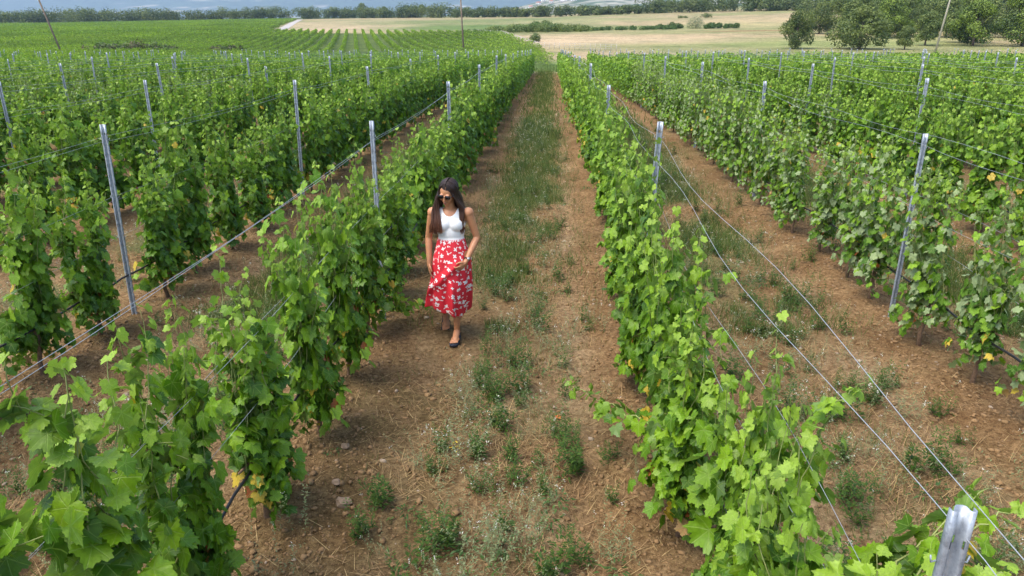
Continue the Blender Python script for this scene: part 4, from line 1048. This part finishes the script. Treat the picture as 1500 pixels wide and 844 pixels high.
# legs
HPR, HPL = np.array([-.085, .01, .88]), np.array([.085, .0, .88])
KNR, ANR = np.array([-.080, .030, .475]), np.array([-.125, .300, .150])
KNL, ANL = np.array([.050, -.070, .480]), np.array([.030, -.020, .095])
for hp_, kn, an in ((HPR, KNR, ANR), (HPL, KNL, ANL)):
    cap(bm, [hp_, hp_*.5+kn*.5, kn], [.092, .075, .052]); cf = kn*.68 + an*.32 + np.array([0, .018, 0]); cap(bm, [kn, cf, kn*.25+an*.75, an], [.050, .050, .034, .030])
def foot(bm, an, yaw, pitch):
    M = rot_xyz(pitch, 0, yaw)
    f = lambda p: an + M @ np.array(p, float)
    ell(bm, f((0, .025, -.045)), (.030, .036, .034), M); cap(bm, [f((0, 0, -.012)), f((0, -.06, -.040)), f((.004, -.125, -.056))], [.034, .033, .030], 12)
    ell(bm, f((.002, -.105, -.058)), (.043, .05, .020), M)
    for k, (x_, l_, rd) in enumerate(((-.028, .050, .012), (-.011, .050, .0095), (.004, .045, .009), (.018, .037, .0085), (.031, .028, .008))):
        cap(bm, [f((x_, -.135, -.060)), f((x_*1.05, -.135-l_*.8, -.066))], [rd, rd*.9], 8)
    return f
fL = foot(bm, ANL, R(-4), R(0)); 
FR_P = R(28)
fR = foot(bm, ANR, R(8), FR_P)
body_me = remeshed(bm, 'person', .0050, m_skin, 2)
PX, PY = -.885, 6.42
person = link('person', body_me, None, (PX, PY, float(gz(PX, PY)) + .012), R(0)); person.scale = (.965, .965, .955)
tag(person, 'woman in white sleeveless top and red floral midi skirt walking between the rows', 'person')
# tank top
bm = bmesh.new(); torso(bm, .007); me = remeshed(bm, 'tank_top', .006, m_tank, 14)
bm = bmesh.new(); bm.from_mesh(me); kill = []
for v in bm.verts:
    x_, y_, z_ = v.co
    neck = math.hypot((x_)/.074, (z_-1.385)/(.098 if y_ < 0 else .06)) < 1
    arm = math.hypot((abs(x_)-.190)/.062, (z_-1.265)/.105) < 1
    if neck or arm or z_ < 1.005 or z_ > 1.345: kill.append(v)
bmesh.ops.delete(bm, geom=kill, context='VERTS'); bm.to_mesh(me); bm.free()
tt_ = link('tank_top', me, person); so = tt_.modifiers.new('thick', 'SOLIDIFY'); so.thickness = .003; so.offset = 1
mb = MB(); a = np.linspace(0, 2*np.pi, 60)          # waist hem roll of the top
# skirt
TH, ZN = 140, 60
th = np.linspace(0, 2*np.pi, TH, endpoint=False); t = np.linspace(0, 1, ZN)[:, None]
z = 1.055 + (.315 - 1.055)*t
rx = np.interp(t, [0, .12, .28, .6, 1], [.126, .150, .182, .195, .205]); ry = np.interp(t, [0, .12, .28, .6, 1], [.094, .118, .140, .175, .245])
cx_ = np.interp(t, [0, .3, .6, 1], [0, 0, -.018, -.085]); cy_ = np.interp(t, [0, .3, .6, 1], [0, .008, .04, .125])
ph_ = np.interp(t, [0, .4, 1], [0, R(12), R(30)])       # the hem ellipse turns with the stride
ex, ey = np.cos(th)[None]*rx, np.sin(th)[None]*ry
fold = (.5*np.cos(9*th[None]+1.0+2.2*t) + .35*np.cos(14*th[None]+.4-1.5*t) + .35*np.cos(5*th[None]+2*t))*.030*np.clip(t*1.3 - .1, 0, 1)
tuck = .003*np.cos(40*th[None])*np.clip(1-t*5, 0, 1)
rad_ = 1 + (fold + tuck)/.18
ex, ey = ex*rad_, ey*rad_
X = cx_ + ex*np.cos(ph_) - ey*np.sin(ph_); Y = cy_ + ex*np.sin(ph_) + ey*np.cos(ph_)
# ridge pulled from the hand down towards the trailing hem
gx_ = X - (.10 - .42*np.clip((t-.25)/.6, 0, 1)); Y = Y - .030*np.exp(-(gx_/.045)**2)*np.clip((t-.2)*6, 0, 1)*(Y < cy_)
# left thigh pushes the cloth forward
Y = Y - .060*np.exp(-((X-.055)/.10)**2 - ((t-.78)/.34)**2)*(Y < cy_)
Z = z + (.050*np.clip(-(X+.02)/.2, -.6, 1)*np.clip((cy_+.05-Y)/.15, 0, 1))*t**2 - .02*t**2 + .012*np.cos(7*th[None])*t**2
UVs = np.stack([np.broadcast_to(th[None]/(2*np.pi)*1.15, X.shape), np.broadcast_to(t*.80, X.shape)], -1)
V = np.stack([X, Y, Z], -1); V = np.concatenate([V, V[:, :1]], 1); UVs = np.concatenate([UVs, UVs[:, :1] + np.array([1.15, 0])], 1)
K = TH + 1; i_ = np.arange(ZN-1)[:, None]*K; j_ = np.arange(TH)[None]
me = np_mesh('skirt', V.reshape(-1, 3), np.stack([i_+j_, i_+j_+1, i_+K+j_+1, i_+K+j_], -1).reshape(-1, 4), m_skirt, uv=UVs.reshape(-1, 2), smooth=True)
sk = link('skirt', me, person); so = sk.modifiers.new('thick', 'SOLIDIFY'); so.thickness = .0025; so.offset = 1
# hair: scalp cap and long strands over both shoulders
bm = bmesh.new(); ell(bm, H_((0, .024, .026)), (.079, .096, .092), HR); ell(bm, H_((0, .05, -.02)), (.078, .07, .10), HR)
cap(bm, [H_((-.055, .03, .02)), (-.105, .03, 1.42), (-.125, .015, 1.30), (-.13, -.01, 1.22)], [.040, .045, .038, .020])
cap(bm, [H_((.055, .03, .02)), (.075, .05, 1.42), (.09, .075, 1.30), (.08, .09, 1.20)], [.040, .045, .038, .022])
cap(bm, [H_((0, .07, .0)), (0, .09, 1.38), (0, .10, 1.25)], [.06, .06, .04])
hm_ = remeshed(bm, 'hair', .006, m_hair, 3)
bm = bmesh.new(); bm.from_mesh(hm_)
kill = []
for v in bm.verts:       # open the face
    p = HR.T @ (np.array(v.co[:]) - HC)
    if p[1] < -.035 and p[2] < .062 and abs(p[0] + .004) < .045 + max(0, -.01 - p[2])*.2: kill.append(v)
bmesh.ops.delete(bm, geom=kill, context='VERTS'); bm.to_mesh(hm_); bm.free()
hair = link('hair', hm_, person)
r_ = np.random.default_rng(31); mb = MB()
for s in (-1, 1):
    for k in range(330):
        a = r_.uniform(-.75, 1.0)                         # from the forehead to the back of the parting
        p0 = H_((.006 + s*.004, -.060 + .11*(a+.75)/1.75, .112 - .03*abs(a-.2)))
        side = H_((s*r_.uniform(.080, .090), -.052 + .085*(a+.75)/1.75, .035 + r_.normal(0, .006)))
        jaw = H_((s*r_.uniform(.078, .094), -.058 + .10*(a+.75)/1.75, -.045))
        u = r_.random()
        if s < 0:
            sh_ = np.array([-.100 - .070*u, -.075 + .075*(a+.75)/1.75 + r_.normal(0, .006), 1.335]); e_ = np.array([-.065 - .130*u, -.128 + .10*(a+.75)/1.75*u, 1.135 + r_.uniform(-.02, .05)])
            md = np.array([-.080 - .085*u, -.122 + .09*(a+.75)/1.75, 1.235])
        else:
            sh_ = np.array([.090 + .050*u, -.05 + .09*(a+.75)/1.75, 1.350]); e_ = np.array([.098 + .03*u, -.085 + .13*(a+.75)/1.75 + .02*u, 1.10 + r_.uniform(0, .10)])
            md = np.array([.095 + .035*u, -.085 + .12*(a+.75)/1.75, 1.24])
        f_ = (a+.75)/1.75; yy = -.066 + .165*f_; cr = math.sqrt(max(.15, 1 - ((yy-.024)/.104)**2)); jr = r_.normal(0, .0018); arc = []
        for fi in (4, 22, 42, 62, 82): arc.append(H_((.004 + s*(.0865*cr+jr)*math.sin(R(fi)), yy + (.02 if f_ < .2 else 0)*math.sin(R(fi)), .026 + (.099*cr+jr)*math.cos(R(fi)))))
        P = np.array(arc + [side*.4 + jaw*.6, sh_, md, e_]); t_ = np.array([0, .07, .14, .21, .28, .42, .66, .84, 1.]); q = np.linspace(0, 1, 29)
        PP = np.stack([np.interp(q, t_, P[:, i]) for i in range(3)], -1)
        for _ in range(3): PP[1:-1] = (PP[:-2]+PP[1:-1]*2+PP[2:])/4
        PP[4:] += r_.normal(0, .002, 3); mb.tube(PP, np.interp(q, [0, .2, .85, 1], [.0030, .0042, .0036, .0012]), 4, False)
strands = link('strands', mb.mesh('strands', m_hair, True), hair)
# sunglasses
sg = MB()
for s in (-1, 1):
    ring = [(s*(.032 + .027*math.copysign(abs(math.cos(q))**.75, math.cos(q))), -.100 + .006*abs(math.cos(q))*1, .012 + .021*math.copysign(abs(math.sin(q))**.8, math.sin(q))) for q in np.linspace(0, 2*np.pi, 25)[:-1]]
    o0 = [H_(p) for p in ring]; o1 = [H_(np.array(p) + (0, .007, 0)) for p in ring]; n0 = 24
    V = o0 + o1 + [H_((s*.032, -.106, .012)), H_((s*.032, -.096, .012))]
    sg.add(V, [(i, (i+1) % n0, n0+(i+1) % n0, n0+i) for i in range(n0)], [(48, (i+1) % n0, i) for i in range(n0)] + [(49, n0+i, n0+(i+1) % n0) for i in range(n0)])
    sg.tube([H_((s*.058, -.094, .018)), H_((s*.076, -.06, .018)), H_((s*.080, .015, .010))], .0032, 6)
sg.tube([H_((-.010, -.104, .018)), H_((0, -.108, .021)), H_((.010, -.104, .018))], .0028, 6)
link('sunglasses', sg.mesh('sunglasses', m_dark), person)
lp = MB(); lp.tube([H_((-.019, -.088, -.055)), H_((-.006, -.097, -.052)), H_((0, -.0985, -.0535)), H_((.006, -.097, -.052)), H_((.019, -.088, -.055))], [.001, .0040, .0036, .0040, .001], 6)
lp.tube([H_((-.017, -.087, -.0575)), H_((0, -.0955, -.063)), H_((.017, -.087, -.0575))], [.001, .0048, .001], 6); link('lips', lp.mesh('lips', m_lip, True), person)
# watch and bracelet
def band(c_, ax_, r0, w, name, mat, k=24):
    ax_ = unit(ax_); u_ = unit(np.cross(ax_, [0, 0, 1.0])); v_ = np.cross(ax_, u_); mb = MB(); rows_ = []
    for (dw, dr) in ((-w, 0), (-w, .0025), (w, .0025), (w, 0), (-w, 0)):
        rows_.append([c_ + ax_*dw + (math.cos(q)*u_ + math.sin(q)*v_)*(r0+dr) for q in np.arange(k)/k*2*np.pi])
    mb.grid(np.array(rows_), closed=True); return mb, u_, v_
axl = WRL - ELL; cW = WRL - unit(axl)*.022
mb, u_, v_ = band(cW, axl, .0262, .008, 'watch', m_dark); link_w = link('watch', mb.mesh('watch', plain('dark_leather', (.03, .015, .01), .5)), person)
outw = unit(np.cross(axl, [0, 0, 1.0])); outw = outw if outw[0] > 0 else -outw; outw = unit(outw + np.array([0, -.7, .4])); outw = unit(outw - unit(axl)*(outw@unit(axl)))
mb = MB(); mb.tube([cW + outw*.026, cW + outw*.035], [.016, .015], 16); link('watch_case', mb.mesh('watch_case', plain('steel', (.6, .6, .6), .3, .9, .05)), link_w)
# sandals: footbed and sole with three straps each
def sandal(f):
    mb = MB(); outl = [(-.030, .052), (-.040, .0), (-.044, -.10), (-.050, -.15), (-.042, -.188), (-.01, -.200), (.022, -.188), (.042, -.15), (.043, -.10), (.034, 0), (.028, .052), (0, .066)]
    k = len(outl); V = [f((x_, y_, -.078)) for x_, y_ in outl] + [f((x_*.97, y_*.98, -.104)) for x_, y_ in outl] + [f((0, -.07, -.078)), f((0, -.07, -.104))]
    mb.add(V, [(i, (i+1) % k, k+(i+1) % k, k+i) for i in range(k)], [(2*k, (i+1) % k, i) for i in range(k)] + [(2*k+1, k+i, k+(i+1) % k) for i in range(k)])
    so_ = link('sandal', mb.mesh('sandal', m_sole), person)
    for (y0, y1, hh, wd) in ((-.125, -.110, -.030, .0065), (-.070, -.045, -.004, .009), (.000, .005, .030, .008)):
        for dy in ((0, .026) if y0 < -.1 else (0,)):
            rows_ = []
            for s_ in np.linspace(-1, 1, 13):
                hx = .0465*s_*(1 if y0 < -.05 else .86); zz = -.078 + (hh + .078)*(1-abs(s_)**2.4); yy = y0 + dy + (y1-y0)*(1-s_*s_)
                rows_.append([f((hx, yy - wd, zz)), f((hx, yy + wd, zz))])
            m2 = MB(); m2.grid(np.array(rows_)); st = link('strap', m2.mesh('strap', m_sole, True), so_); q = st.modifiers.new('thick', 'SOLIDIFY'); q.thickness = .004; q.offset = 1
    return so_
sandal(fL); sandal(fR)


# ------------------------------------------------------------------ haze
mh = bpy.data.materials.new('haze'); mh.use_nodes = True; nn = mh.node_tree.nodes; nn.remove(nn['Principled BSDF'])
pv = nn.new('ShaderNodeVolumePrincipled'); pv.inputs['Color'].default_value = (.50, .71, 1.0, 1); pv.inputs['Density'].default_value = 1.1e-4; pv.inputs['Anisotropy'].default_value = .1
mh.node_tree.links.new(pv.outputs[0], nn['Material Output'].inputs['Volume'])
mb = MB(); mb.box((0, 4950, 520), (9200, 5500, 540)); hz = link('haze', mb.mesh('haze', mh)); tag(hz, 'thin blue haze between the fields and the mountain', 'haze', kind='stuff')
